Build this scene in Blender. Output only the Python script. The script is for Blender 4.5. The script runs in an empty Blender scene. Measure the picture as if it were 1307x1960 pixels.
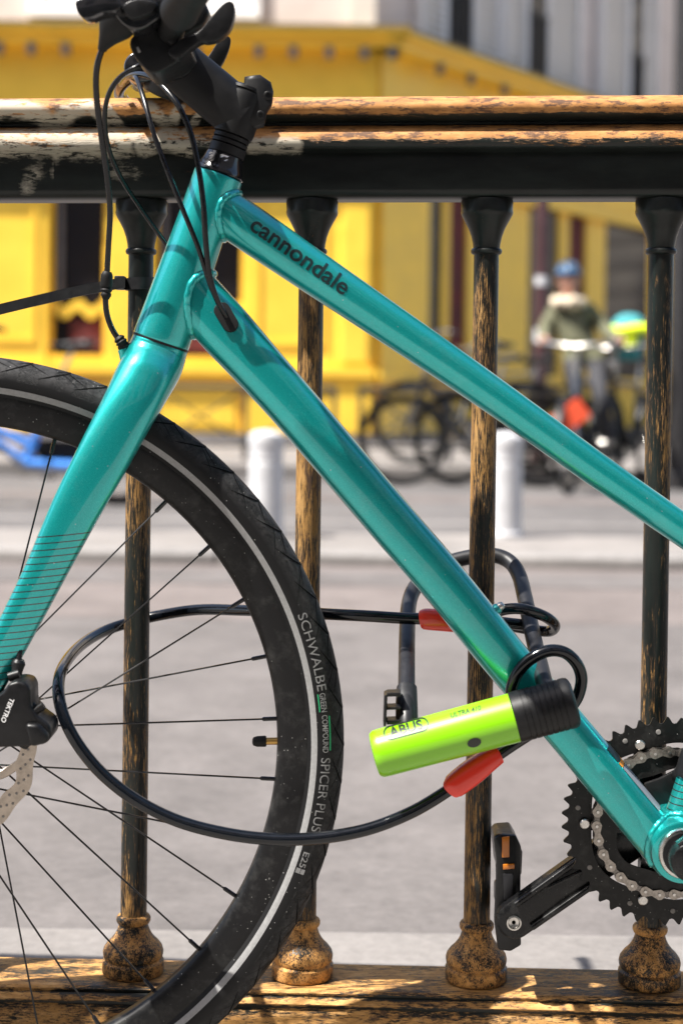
import bpy, bmesh, math, random
import numpy as np
from mathutils import Vector, Matrix
from mathutils.bvhtree import BVHTree

random.seed(7)
np.random.seed(7)
R = math.radians
scn = bpy.context.scene
col = scn.collection

# ------------------------------------------------------------------ camera
FPX, D, HCAM, IW, IH = 3200.0, 1.6, 0.68, 1307.0, 1960.0
PITCH, ROLL, YHOR = R(-0.9), R(0.75), 745.0
fwd = Vector((0, math.cos(PITCH), math.sin(PITCH)))
_r = Vector((1, 0, 0)); _u = _r.cross(fwd)
rgt = math.cos(ROLL) * _r + math.sin(ROLL) * _u
upv = -math.sin(ROLL) * _r + math.cos(ROLL) * _u
SHPX = FPX * math.tan(-PITCH) - (IH / 2 - YHOR)
CAM = Vector((0, -D, HCAM))
cam_d = bpy.data.cameras.new('camera'); cam = bpy.data.objects.new('camera', cam_d); col.objects.link(cam)
m = Matrix((rgt, upv, -fwd)).transposed().to_4x4(); m.translation = CAM
cam.matrix_world = m
cam_d.sensor_fit = 'AUTO'; cam_d.sensor_width = 36.0
cam_d.lens = FPX / IH * 36.0
cam_d.shift_y = SHPX / IH
cam_d.clip_start = 0.05; cam_d.clip_end = 400
cam_d.dof.use_dof = True; cam_d.dof.focus_distance = 1.655; cam_d.dof.aperture_fstop = 4.2
scn.camera = cam

# ------------------------------------------------------------------ light
SUN_EL, SUN_AZ = 59.0, 244.0      # azimuth clockwise from +Y (the street side)
to_sun = Vector((math.cos(R(SUN_EL)) * math.sin(R(SUN_AZ)), math.cos(R(SUN_EL)) * math.cos(R(SUN_AZ)), math.sin(R(SUN_EL))))
w = bpy.data.worlds.new('World'); scn.world = w; w.use_nodes = True
nt = w.node_tree; nt.nodes.clear()
sky = nt.nodes.new('ShaderNodeTexSky'); sky.sky_type = 'NISHITA'; sky.sun_disc = False
sky.sun_elevation = R(SUN_EL); sky.sun_rotation = R(SUN_AZ); sky.air_density = 1.0; sky.dust_density = 2.0
bg = nt.nodes.new('ShaderNodeBackground'); bg.inputs[1].default_value = 0.10
wo = nt.nodes.new('ShaderNodeOutputWorld')
nt.links.new(sky.outputs[0], bg.inputs[0]); nt.links.new(bg.outputs[0], wo.inputs[0])
sun_d = bpy.data.lights.new('sun', 'SUN'); sun_d.energy = 5.0; sun_d.angle = R(0.53); sun_d.color = (1.0, 0.955, 0.89)
sun = bpy.data.objects.new('sun', sun_d); col.objects.link(sun)
sun.location = to_sun * 20
sun.rotation_euler = to_sun.to_track_quat('Z', 'Y').to_euler()
scn.view_settings.view_transform = 'Standard'; scn.view_settings.look = 'None'
scn.view_settings.exposure = 1.27; scn.view_settings.gamma = 1.0
scn.render.engine = 'CYCLES'
scn.cycles.use_denoising = True
scn.cycles.max_bounces = 8; scn.cycles.glossy_bounces = 4; scn.cycles.transmission_bounces = 4
scn.cycles.caustics_reflective = False; scn.cycles.caustics_refractive = False

# ------------------------------------------------------------------ helpers
def ray(px, py):
    px, py = float(px), float(py)
    return ((px - IW / 2) * rgt + ((IH / 2 - py) + SHPX) * upv + FPX * fwd) / FPX

def at(px, py, Y):
    """the world point seen at photo pixel (px,py) at depth Y"""
    d = ray(px, py); return CAM + d * ((Y + D) / d.y)

def atz(px, py, z):
    d = ray(px, py); return CAM + d * ((z - CAM.z) / d.z)

def mpp(Y):
    return (Y + D) / FPX

def lin(c):
    def f(v):
        v /= 255.0
        return v / 12.92 if v <= 0.04045 else ((v + 0.055) / 1.055) ** 2.4
    if isinstance(c, str):
        c = tuple(int(c[i:i + 2], 16) for i in (1, 3, 5))
    return tuple(f(v) for v in c) + (1.0,)

WORLD = {}
def link(o, parent=None):
    col.objects.link(o)
    if parent is not None:
        o.parent = parent
        o.matrix_parent_inverse = WORLD[parent.name].inverted()
    WORLD[o.name] = Matrix.Identity(4)
    return o

def tag(o, label=None, cat=None, group=None, kind=None):
    if label: o['label'] = label
    if cat: o['category'] = cat
    if group: o['group'] = group
    if kind: o['kind'] = kind
    return o

def thing(name, label, cat, loc=(0, 0, 0), group=None):
    o = bpy.data.objects.new(name, None); col.objects.link(o)
    o.empty_display_size = 0.05
    o.location = loc
    WORLD[o.name] = Matrix.Translation(Vector(loc))
    return tag(o, label, cat, group)

def mesh_obj(name, vf, mat, parent=None, smooth=True, angle=40):
    v, f = vf
    me = bpy.data.meshes.new(name)
    me.from_pydata([tuple(p) for p in v], [], f)
    me.validate(); me.update()
    bm = bmesh.new(); bm.from_mesh(me)
    bmesh.ops.recalc_face_normals(bm, faces=bm.faces)
    bm.to_mesh(me); bm.free()
    if smooth:
        me.polygons.foreach_set('use_smooth', [True] * len(me.polygons))
        try: me.set_sharp_from_angle(angle=R(angle))
        except Exception: pass
    if mat: me.materials.append(mat)
    o = bpy.data.objects.new(name, me)
    return link(o, parent)

def dup(o, parent=None, loc=None, rot=None):
    c = o.copy(); col.objects.link(c)
    if parent is not None:
        c.parent = parent; c.matrix_parent_inverse = WORLD[parent.name].inverted()
    if loc is not None: c.location = loc
    if rot is not None: c.rotation_euler = rot
    WORLD[c.name] = Matrix.Identity(4)
    return c

def merge(*vfs):
    V, F = [], []
    for v, f in vfs:
        b = len(V); V += [Vector(p) for p in v]; F += [tuple(i + b for i in q) for q in f]
    return V, F

def catmull(pts, sub):
    n = len(pts); out = []
    P = [np.array(p, float) for p in pts]
    for i in range(n - 1):
        p0 = P[i - 1] if i > 0 else 2 * P[0] - P[1]
        p1, p2 = P[i], P[i + 1]
        p3 = P[i + 2] if i + 2 < n else 2 * P[-1] - P[-2]
        for k in range(sub):
            t = k / sub
            out.append(0.5 * ((2 * p1) + (-p0 + p2) * t + (2 * p0 - 5 * p1 + 4 * p2 - p3) * t * t + (-p0 + 3 * p1 - 3 * p2 + p3) * t ** 3))
    out.append(P[-1])
    return [tuple(float(x) for x in q) for q in out]

def rings(rows, closed=False, caps=True):
    """rows: list of equal-length point rings"""
    n = len(rows[0]); V = [Vector(p) for r in rows for p in r]; F = []
    m = len(rows)
    for i in range(m - (0 if closed else 1)):
        a, b = i * n, ((i + 1) % m) * n
        for k in range(n):
            k2 = (k + 1) % n
            F.append((a + k, a + k2, b + k2, b + k))
    if caps and not closed:
        F.append(tuple(range(n))); F.append(tuple(range((m - 1) * n, m * n)))
    return V, F

def tube(pts, r, n=10, sub=8, caps=True, closed=False):
    """pts [(x,y,z)] or [(x,y,z,r)]"""
    P = [tuple(p) + (r,) if len(p) == 3 else tuple(p) for p in pts]
    if closed:
        k = len(P)
        Q = catmull([P[-1]] + P + [P[0], P[1]], sub)[sub: sub + k * sub]
    else:
        Q = catmull(P, sub) if sub > 1 else P
    C = [Vector(q[:3]) for q in Q]; m = len(C)
    rows = []; prev = None
    for i in range(m):
        if closed: t = (C[(i + 1) % m] - C[i - 1])
        else: t = C[min(i + 1, m - 1)] - C[max(i - 1, 0)]
        t.normalize()
        if prev is None:
            a = Vector((0, 1, 0)) if abs(t.y) < 0.9 else Vector((1, 0, 0))
            u = (a - t * a.dot(t)).normalized()
        else:
            u = (prev - t * prev.dot(t)).normalized()
        prev = u; v = t.cross(u); rr = Q[i][3]
        rows.append([C[i] + rr * (math.cos(2 * math.pi * k / n) * u + math.sin(2 * math.pi * k / n) * v) for k in range(n)])
    return rings(rows, closed, caps)

def lathe(profile, origin, axis, n=24, caps=True):
    """profile [(h, r)] along axis"""
    axis = Vector(axis).normalized(); origin = Vector(origin)
    a = Vector((0, 1, 0)) if abs(axis.y) < 0.9 else Vector((1, 0, 0))
    u = (a - axis * a.dot(axis)).normalized(); v = axis.cross(u)
    rows = [[origin + axis * h + max(r, 1e-5) * (math.cos(2 * math.pi * k / n) * u + math.sin(2 * math.pi * k / n) * v) for k in range(n)] for h, r in profile]
    return rings(rows, False, caps)

def box(x0, x1, y0, y1, z0, z1, bev=0.0, f=None):
    if bev > 0:
        bm = bmesh.new()
        bmesh.ops.create_cube(bm, size=1)
        for v in bm.verts:
            v.co = Vector(((x0 + x1) / 2 + v.co.x * (x1 - x0), (y0 + y1) / 2 + v.co.y * (y1 - y0), (z0 + z1) / 2 + v.co.z * (z1 - z0)))
        bmesh.ops.bevel(bm, geom=bm.edges[:], offset=bev, segments=2, affect='EDGES', profile=0.5)
        V = [v.co.copy() for v in bm.verts]; bm.verts.index_update()
        F = [tuple(v.index for v in q.verts) for q in bm.faces]; bm.free()
    else:
        V = [Vector((x, y, z)) for x in (x0, x1) for y in (y0, y1) for z in (z0, z1)]
        F = [(0, 1, 3, 2), (4, 6, 7, 5), (0, 4, 5, 1), (2, 3, 7, 6), (0, 2, 6, 4), (1, 5, 7, 3)]
    if f: V = [f(v) for v in V]
    return V, F

def prism(poly, y0, y1, bev=0.0, seg=2):
    """poly: world (x,z) outline, extruded from depth y0 to y1"""
    bm = bmesh.new()
    a = [bm.verts.new((x, y0, z)) for x, z in poly]
    fa = bm.faces.new(a)
    ex = bmesh.ops.extrude_face_region(bm, geom=[fa])
    for g in ex['geom']:
        if isinstance(g, bmesh.types.BMVert): g.co.y = y1
    bmesh.ops.recalc_face_normals(bm, faces=bm.faces)
    if bev > 0:
        bmesh.ops.bevel(bm, geom=[e for e in bm.edges], offset=bev, segments=seg, affect='EDGES', profile=0.5, clamp_overlap=True)
    bm.verts.index_update()
    V = [v.co.copy() for v in bm.verts]; F = [tuple(v.index for v in q.verts) for q in bm.faces]; bm.free()
    return V, F

def pxpoly(pts, Y):
    out = []
    for x, y in pts:
        p = at(x, y, Y); out.append((p.x, p.z))
    return out

def smooth_poly(pts, sub=4):
    P = list(pts); k = len(P)
    Q = catmull([P[-1]] + P + [P[0], P[1]], sub)[sub: sub + k * sub]
    return [tuple(q) for q in Q]

def loft(stations, sub=6, n=28, expo=2.4, caps=True, vdir=Vector((0, 1, 0))):
    """stations (x,y,z,a,b): a half-width in the frame plane, b half-depth"""
    Q = catmull(stations, sub) if sub > 1 else stations
    C = [Vector(q[:3]) for q in Q]; m = len(C); rows = []
    for i in range(m):
        t = (C[min(i + 1, m - 1)] - C[max(i - 1, 0)]).normalized()
        v = (vdir - t * vdir.dot(t)).normalized(); u = t.cross(v)
        a, b = Q[i][3], Q[i][4]; row = []
        for k in range(n):
            th = 2 * math.pi * k / n; c, s = math.cos(th), math.sin(th)
            row.append(C[i] + a * math.copysign(abs(c) ** (2 / expo), c) * u + b * math.copysign(abs(s) ** (2 / expo), s) * v)
        rows.append(row)
    return rings(rows, False, caps)

def st(px, py, Y, hw, b):
    p = at(px, py, Y); return (p.x, p.y, p.z, hw * mpp(Y), b)

def bvh_of(*objs):
    V, F = [], []
    for o in objs:
        b = len(V)
        V += [v.co.copy() for v in o.data.vertices]; F += [tuple(i + b for i in p.vertices) for p in o.data.polygons]
    return BVHTree.FromPolygons(V, F)

def text_vf(s, bold=0.0, shear=0.0, spacing=1.0, maxlen=0.12, xs=1.0):
    cu = bpy.data.curves.new('lettering', 'FONT'); cu.body = s; cu.size = 1.0
    cu.offset = bold; cu.shear = shear; cu.space_character = spacing
    cu.align_x = 'CENTER'; cu.align_y = 'CENTER'; cu.resolution_u = 4
    o = bpy.data.objects.new('lettering', cu)
    me = bpy.data.meshes.new_from_object(o)
    bm = bmesh.new(); bm.from_mesh(me)
    bmesh.ops.triangulate(bm, faces=bm.faces)
    for _ in range(4):
        lg = [e for e in bm.edges if e.calc_length() > maxlen]
        if not lg: break
        bmesh.ops.subdivide_edges(bm, edges=lg, cuts=1)
        bmesh.ops.triangulate(bm, faces=bm.faces)
    bm.verts.index_update()
    V = [(v.co.x * xs, v.co.y) for v in bm.verts]; F = [tuple(v.index for v in q.verts) for q in bm.faces]
    bm.free(); bpy.data.objects.remove(o); bpy.data.curves.remove(cu); bpy.data.meshes.remove(me)
    return V, F

def stick(V2, F, origin, ang, size, bvh, off=0.0004):
    """lay flat print on a surface: 2-D outline placed by where it sits on the thing"""
    ca, sa = math.cos(ang), math.sin(ang)
    out, ok = [], []
    for u, v in V2:
        px = origin[0] + size * (u * ca + v * sa); py = origin[1] + size * (u * sa - v * ca)
        d = ray(px, py).normalized()
        hit = bvh.ray_cast(CAM, d)
        if hit[0] is None: out.append(Vector()); ok.append(False)
        else:
            nn = hit[1] if hit[1].dot(d) < 0 else -hit[1]
            out.append(hit[0] + nn * off); ok.append(True)
    F2 = [f for f in F if all(ok[i] for i in f)]
    used = sorted({i for f in F2 for i in f}); mp = {j: i for i, j in enumerate(used)}
    return [out[i] for i in used], [tuple(mp[i] for i in f) for f in F2]

# ------------------------------------------------------------------ materials
def new_mat(name):
    mt = bpy.data.materials.new(name); mt.use_nodes = True
    n = mt.node_tree.nodes; b = n['Principled BSDF']
    return mt, mt.node_tree, b

def setp(b, **k):
    for a, v in k.items():
        b.inputs[a.replace('_', ' ')].default_value = v

def noise(nt, scale, detail=4, rough=0.6, coord='Object', mscale=(1, 1, 1), rnd=False, off=(0, 0, 0)):
    tc = nt.nodes.new('ShaderNodeTexCoord'); mp = nt.nodes.new('ShaderNodeMapping')
    mp.inputs['Scale'].default_value = mscale; mp.inputs['Location'].default_value = off
    src = tc.outputs[coord]
    if rnd:
        oi = nt.nodes.new('ShaderNodeObjectInfo'); ad = nt.nodes.new('ShaderNodeVectorMath'); ad.operation = 'MULTIPLY_ADD'
        ad.inputs[1].default_value = (37.7, 21.3, 11.9)
        nt.links.new(oi.outputs['Random'], ad.inputs[0]); nt.links.new(src, ad.inputs[2]); src = ad.outputs[0]
    nt.links.new(src, mp.inputs[0])
    t = nt.nodes.new('ShaderNodeTexNoise'); t.inputs['Scale'].default_value = scale
    t.inputs['Detail'].default_value = detail; t.inputs['Roughness'].default_value = rough
    nt.links.new(mp.outputs[0], t.inputs['Vector'])
    return t.outputs['Fac']

def ramp(nt, fac, stops):
    r = nt.nodes.new('ShaderNodeValToRGB'); e = r.color_ramp.elements
    while len(e) < len(stops): e.new(0.5)
    for x, (p, c) in zip(e, stops):
        x.position = p; x.color = c if len(c) == 4 else tuple(c) + (1,)
    nt.links.new(fac, r.inputs[0]); return r.outputs[0]

def mixc(nt, fac, a, b):
    mx = nt.nodes.new('ShaderNodeMix'); mx.data_type = 'RGBA'
    for s, v in ((0, fac), (6, a), (7, b)):
        if isinstance(v, (tuple, float, int)): mx.inputs[s].default_value = v
        else: nt.links.new(v, mx.inputs[s])
    return mx.outputs[2]

def math_(nt, op, a, b=None, c=None, clamp=False):
    mm = nt.nodes.new('ShaderNodeMath'); mm.operation = op; mm.use_clamp = clamp
    for i, v in enumerate((a, b, c)):
        if v is None: continue
        if isinstance(v, (float, int)): mm.inputs[i].default_value = v
        else: nt.links.new(v, mm.inputs[i])
    return mm.outputs[0]

def step(nt, v, lo, hi):
    mr = nt.nodes.new('ShaderNodeMapRange'); mr.clamp = True
    mr.inputs[1].default_value = lo; mr.inputs[2].default_value = hi
    nt.links.new(v, mr.inputs[0]); return mr.outputs[0]

def bump(nt, b, h, strength=0.3, dist=0.001):
    bp = nt.nodes.new('ShaderNodeBump'); bp.inputs['Strength'].default_value = strength; bp.inputs['Distance'].default_value = dist
    nt.links.new(h, bp.inputs['Height']); nt.links.new(bp.outputs[0], b.inputs['Normal']); return bp

def simple(name, c, rough=0.5, metal=0.0, coat=0.0, var=0.0, vs=40, bmp=0.0, bs=300, bd=0.0005, spec=0.5):
    mt, t, b = new_mat(name)
    c = c if isinstance(c, tuple) and len(c) == 4 else (lin(c))
    setp(b, Base_Color=c, Roughness=rough, Metallic=metal, Coat_Weight=coat, Coat_Roughness=0.06)
    b.inputs['Specular IOR Level'].default_value = spec
    if var > 0:
        n = noise(t, vs, 5)
        lo = tuple(x * (1 - var) for x in c[:3]) + (1,); hi = tuple(min(1, x * (1 + var)) for x in c[:3]) + (1,)
        t.links.new(ramp(t, n, [(0.3, lo), (0.7, hi)]), b.inputs['Base Color'])
        t.links.new(math_(t, 'MULTIPLY_ADD', n, 0.25, rough - 0.12), b.inputs['Roughness'])
    if bmp > 0:
        bump(t, b, noise(t, bs, 3), bmp, bd)
    return mt

def speckled(name, c, rough, dust=(0.55, 0.55, 0.52, 1), amount=0.72, scale=420, coat=0.0, spec=0.5):
    """dark plastic or alloy with dried splash specks"""
    mt, t, b = new_mat(name)
    setp(b, Roughness=rough, Coat_Weight=coat); b.inputs['Specular IOR Level'].default_value = spec
    vo = t.nodes.new('ShaderNodeTexVoronoi'); vo.feature = 'F1'; vo.inputs['Scale'].default_value = scale
    tc = t.nodes.new('ShaderNodeTexCoord'); t.links.new(tc.outputs['Object'], vo.inputs['Vector'])
    sp = step(t, vo.outputs['Distance'], 0.16, 0.09)
    rn = t.nodes.new('ShaderNodeSeparateColor'); t.links.new(vo.outputs['Color'], rn.inputs[0])
    pick = step(t, rn.outputs[0], amount, amount + 0.06)
    zone = step(t, noise(t, 22, 3), 0.42, 0.62)
    k = math_(t, 'MULTIPLY', math_(t, 'MULTIPLY', sp, pick), zone)
    haze = math_(t, 'MULTIPLY', step(t, noise(t, 60, 6, 0.7), 0.5, 0.85), 0.06)
    cc = mixc(t, haze, c, dust)
    t.links.new(mixc(t, k, cc, dust), b.inputs['Base Color'])
    return mt

def teal_paint(name, stripes=None):
    mt, t, b = new_mat(name)
    base = (0.003, 0.245, 0.235, 1)
    setp(b, Metallic=0.72, Roughness=0.33, Coat_Weight=1.0, Coat_Roughness=0.035, Coat_IOR=1.5)
    fl = noise(t, 2600, 1, 0.5)
    cc = ramp(t, fl, [(0.35, (0.003, 0.325, 0.312, 1)), (0.62, (0.008, 0.44, 0.42, 1)), (0.75, (0.08, 0.64, 0.61, 1))])
    dirt = step(t, noise(t, 18, 6, 0.7), 0.55, 0.8)
    t.links.new(math_(t, 'MULTIPLY_ADD', dirt, 0.12, 0.03), b.inputs['Coat Roughness'])
    if stripes:
        tc = t.nodes.new('ShaderNodeTexCoord'); sx = t.nodes.new('ShaderNodeSeparateXYZ')
        t.links.new(tc.outputs['Object'], sx.inputs[0])
        zz = math_(t, 'MULTIPLY_ADD', sx.outputs[0], stripes[2], sx.outputs[2])
        wv = math_(t, 'FRACT', math_(t, 'DIVIDE', zz, stripes[1]))
        ln = math_(t, 'LESS_THAN', wv, 0.16)
        mk = math_(t, 'MULTIPLY', ln, math_(t, 'LESS_THAN', zz, stripes[0]))
        cc = mixc(t, mk, cc, (0.045, 0.02, 0.022, 1))
    vo = t.nodes.new('ShaderNodeTexVoronoi'); vo.inputs['Scale'].default_value = 210
    tc2 = t.nodes.new('ShaderNodeTexCoord'); t.links.new(tc2.outputs['Object'], vo.inputs['Vector'])
    sc_ = t.nodes.new('ShaderNodeSeparateColor'); t.links.new(vo.outputs['Color'], sc_.inputs[0])
    k_ = math_(t, 'MULTIPLY', step(t, vo.outputs['Distance'], 0.14, 0.08), step(t, sc_.outputs[0], 0.93, 0.95))
    cc = mixc(t, math_(t, 'MULTIPLY', k_, 0.7), cc, (0.55, 0.6, 0.58, 1))
    film = math_(t, 'MULTIPLY', step(t, noise(t, 30, 7, 0.75), 0.52, 0.72), 0.07)
    cc = mixc(t, film, cc, (0.42, 0.42, 0.39, 1))
    t.links.new(cc, b.inputs['Base Color'])
    bump(t, b, fl, 0.04, 0.0002)
    return mt

def worn_paint(name, axis, bias=0.0, rnd=False, attr=False, graffiti=False, tint=(1, 1, 1), dk=(0.545, 0.60)):
    """black-green paint rubbed through to ochre and rusty brown undercoats; axis = direction of the streaks"""
    mt, t, b = new_mat(name)
    sc = {'x': (0.30, 1, 1), 'z': (1, 1, 0.16), 'n': (1, 1, 0.8)}[axis]
    coarse = noise(t, 30 if axis != 'n' else 42, 5, 0.62, mscale=sc, rnd=rnd)
    fine = noise(t, 330, 6, 0.75, mscale=sc, rnd=rnd, off=(3.1, 1.7, 9.2))
    hair = noise(t, 900, 3, 0.7, mscale=tuple(q * 0.35 if q < 0.5 else q for q in sc), rnd=rnd, off=(5.1, 2.7, 0.2))
    v = math_(t, 'ADD', math_(t, 'MULTIPLY', coarse, 0.36), math_(t, 'MULTIPLY', fine, 0.32))
    v = math_(t, 'ADD', v, math_(t, 'MULTIPLY', hair, 0.32))
    v = math_(t, 'ADD', v, bias)
    if rnd:
        oi = t.nodes.new('ShaderNodeObjectInfo'); v = math_(t, 'ADD', v, math_(t, 'MULTIPLY_ADD', oi.outputs['Random'], 0.03, -0.015))
    if attr:
        a = t.nodes.new('ShaderNodeAttribute'); a.attribute_name = 'wear'
        v = math_(t, 'ADD', v, a.outputs['Fac'])
    worn = step(t, v, 0.50, 0.555)
    ring = step(t, v, 0.46, 0.54)
    deep = step(t, noise(t, 120, 7, 0.8, mscale=sc, rnd=rnd, off=(7, 5, 1)), *dk)
    och = ramp(t, noise(t, 90, 6, 0.75, mscale=sc, rnd=rnd, off=(1, 8, 4)), [(p, tuple(x * k for x, k in zip(q, tint)) + (1,)) for p, q in ((0.3, (0.22, 0.105, 0.034)), (0.5, (0.40, 0.205, 0.064)), (0.7, (0.54, 0.31, 0.125)))])
    och = mixc(t, math_(t, 'MULTIPLY', deep, 0.85), och, (0.05, 0.028, 0.024, 1))
    blk = ramp(t, noise(t, 50, 5, 0.6, mscale=sc, rnd=rnd, off=(2, 2, 6)), [(0.35, (0.005, 0.006, 0.0055, 1)), (0.7, (0.014, 0.018, 0.016, 1))])
    blk = mixc(t, math_(t, 'MULTIPLY', ring, 0.42), blk, (0.07, 0.038, 0.02, 1))
    b.inputs['Specular IOR Level'].default_value = 0.3
    c = mixc(t, worn, blk, och)
    if graffiti:
        g = t.nodes.new('ShaderNodeAttribute'); g.attribute_name = 'spray'
        gv = math_(t, 'ADD', g.outputs['Fac'], math_(t, 'MULTIPLY_ADD', fine, 0.8, -0.4))
        gv = step(t, gv, 0.34, 0.70)
        chip = step(t, noise(t, 150, 7, 0.75, mscale=sc, off=(9, 9, 9)), 0.575, 0.52)
        c = mixc(t, math_(t, 'MULTIPLY', math_(t, 'MULTIPLY', gv, chip), 0.86), c, (0.47, 0.43, 0.345, 1))
    t.links.new(c, b.inputs['Base Color'])
    t.links.new(math_(t, 'MULTIPLY_ADD', worn, 0.3, 0.34), b.inputs['Roughness'])
    bump(t, b, math_(t, 'SUBTRACT', math_(t, 'MULTIPLY', fine, 0.35), worn), 0.55, 0.0006)
    return mt

M = {}
M['teal'] = teal_paint('teal_metallic_paint')
zs = atz(120, 1012, 0)  # placeholder point, direction only
_p = at(128, 1010, -0.045)
M['teal_fork'] = teal_paint('teal_fork_paint', (_p.z + -0.10 * _p.x, 0.0061, -0.10))
_q = at(1300, 1495, 0)
M['teal_seat'] = teal_paint('teal_seat_tube_paint', (_q.z + 0.05 * _q.x, 0.0062, 0.05))
M['black'] = simple('black_anodised', (0.006, 0.006, 0.0065, 1), 0.42, spec=0.28, var=0.3, vs=90, bmp=0.1, bs=900, bd=0.0001)
M['satin'] = simple('satin_black_alloy', (0.006, 0.006, 0.0065, 1), 0.48, spec=0.25, var=0.25, vs=60, bmp=0.12, bs=1200, bd=0.0001)
M['gloss'] = simple('gloss_black', (0.008, 0.008, 0.009, 1), 0.16, coat=0.4, var=0.2, vs=120)
M['plastic'] = simple('black_plastic', (0.006, 0.006, 0.0065, 1), 0.36, spec=0.3, var=0.3, vs=150, bmp=0.08, bs=1500, bd=0.0001)
M['rubber'] = simple('black_rubber', (0.007, 0.007, 0.007, 1), 0.6, spec=0.25, var=0.3, vs=90)
M['hose'] = simple('black_hose', (0.005, 0.005, 0.006, 1), 0.24, spec=0.35, var=0.25, vs=200)
M['chrome'] = simple('steel', (0.55, 0.53, 0.5, 1), 0.28, metal=1.0, var=0.2, vs=300)
M['chain'] = simple('oily_chain_steel', (0.30, 0.27, 0.24, 1), 0.34, metal=0.9, var=0.35, vs=400)
M['chain_dark'] = simple('oily_inner_links', (0.20, 0.18, 0.165, 1), 0.4, metal=0.85, var=0.4, vs=400)
M['rotor'] = simple('brake_rotor_steel', (0.42, 0.36, 0.30, 1), 0.36, metal=0.8, var=0.25, vs=90)
M['brass'] = simple('brass_valve', (0.5, 0.3, 0.09, 1), 0.3, metal=0.9)
M['spoke'] = simple('black_spoke', (0.012, 0.012, 0.013, 1), 0.25, metal=0.2)
M['rim'] = speckled('black_rim', (0.006, 0.006, 0.0065, 1), 0.36, scale=300, amount=0.72, spec=0.25)
M['ring'] = speckled('black_chainring', (0.006, 0.0057, 0.0055, 1), 0.4, scale=330, amount=0.66, spec=0.28)
M['crank'] = speckled('black_crank', (0.005, 0.005, 0.0055, 1), 0.26, scale=420, amount=0.9, spec=0.3)
M['reflex'] = simple('grey_reflective', (0.25, 0.25, 0.25, 1), 0.45, var=0.12, vs=300)
M['print_grey'] = simple('grey_print', (0.20, 0.20, 0.20, 1), 0.55)
M['print_green'] = simple('green_print', (0.01, 0.36, 0.14, 1), 0.5)
M['print_white'] = simple('white_print', (0.72, 0.72, 0.72, 1), 0.5)
M['print_teal'] = simple('dark_teal_print', (0.004, 0.018, 0.020, 1), 0.35, coat=0.3)
M['print_black'] = simple('black_print', (0.008, 0.012, 0.008, 1), 0.4)
M['lime'] = simple('lime_plastic', (0.19, 0.49, 0.003, 1), 0.3, coat=0.35, bmp=0.05, bs=900, bd=0.0001)
M['red'] = simple('red_plastic', (0.78, 0.034, 0.014, 1), 0.27, coat=0.3, bmp=0.05, bs=700, bd=0.0001)
M['shackle'] = simple('shackle_coating', (0.013, 0.013, 0.015, 1), 0.42, spec=0.35, var=0.2, vs=120)
M['cable'] = simple('cable_sheath', (0.003, 0.004, 0.006, 1), 0.14, var=0.3, vs=120, spec=0.45)
M['amber'] = simple('amber_reflector', (0.42, 0.13, 0.012, 1), 0.2)
M['sticker'] = simple('pale_sticker', (0.22, 0.24, 0.28, 1), 0.4)
M['sticker_orange'] = simple('orange_sticker', (0.7, 0.26, 0.02, 1), 0.4)
M['tie'] = simple('black_nylon', (0.010, 0.010, 0.011, 1), 0.36, var=0.2, vs=200)

# tyre: fine tread hatching by relief on the tread zone
mt, t, b = new_mat('tyre_rubber'); M['tyre'] = mt
tc = t.nodes.new('ShaderNodeTexCoord'); su = t.nodes.new('ShaderNodeSeparateXYZ'); t.links.new(tc.outputs['UV'], su.inputs[0])
U, Vv = su.outputs[0], su.outputs[1]       # U arc length in units of 10 mm, V 0..1 over the section
tread = math_(t, 'MULTIPLY', step(t, Vv, 0.20, 0.30), step(t, Vv, 0.80, 0.70))
wob = noise(t, 3.0, 3, 0.6, 'UV', (0.6, 20, 1))
# long shallow chevron hatching
hat = math_(t, 'FRACT', math_(t, 'ADD', math_(t, 'MULTIPLY', Vv, 30.0), math_(t, 'MULTIPLY', wob, 6.0)))
hat = math_(t, 'LESS_THAN', hat, 0.30)
patch = step(t, noise(t, 0.55, 2, 0.5, 'UV', (1, 6, 1), off=(4, 2, 0)), 0.47, 0.52)
cur = math_(t, 'ADD', math_(t, 'MULTIPLY', U, 0.2), math_(t, 'MULTIPLY', math_(t, 'ABSOLUTE', math_(t, 'SUBTRACT', Vv, 0.5)), 3.2))
slit = math_(t, 'LESS_THAN', math_(t, 'FRACT', cur), 0.05)
cur2 = math_(t, 'SUBTRACT', math_(t, 'MULTIPLY', U, 0.33), math_(t, 'MULTIPLY', Vv, 5.0))
slit2 = math_(t, 'MULTIPLY', math_(t, 'LESS_THAN', math_(t, 'FRACT', cur2), 0.03), step(t, noise(t, 0.8, 2, 0.5, 'UV', (1, 9, 1)), 0.52, 0.55))
gro = math_(t, 'MAXIMUM', math_(t, 'MULTIPLY', hat, patch), math_(t, 'MAXIMUM', slit, slit2))
gro = math_(t, 'MULTIPLY', gro, tread)
dust = math_(t, 'MULTIPLY', step(t, noise(t, 1.3, 6, 0.7, 'UV', (1, 12, 1)), 0.38, 0.75), tread)
cc = mixc(t, tread, (0.005, 0.005, 0.0055, 1), (0.014, 0.014, 0.0145, 1))
cc = mixc(t, math_(t, 'MULTIPLY', dust, 0.8), cc, (0.075, 0.073, 0.074, 1))
vo = t.nodes.new('ShaderNodeTexVoronoi'); vo.inputs['Scale'].default_value = 260; t.links.new(tc.outputs['Object'], vo.inputs['Vector'])
rn = t.nodes.new('ShaderNodeSeparateColor'); t.links.new(vo.outputs['Color'], rn.inputs[0])
sp = math_(t, 'MULTIPLY', step(t, vo.outputs['Distance'], 0.16, 0.1), step(t, rn.outputs[0], 0.86, 0.9))
cc = mixc(t, sp, cc, (0.3, 0.3, 0.29, 1))
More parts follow.
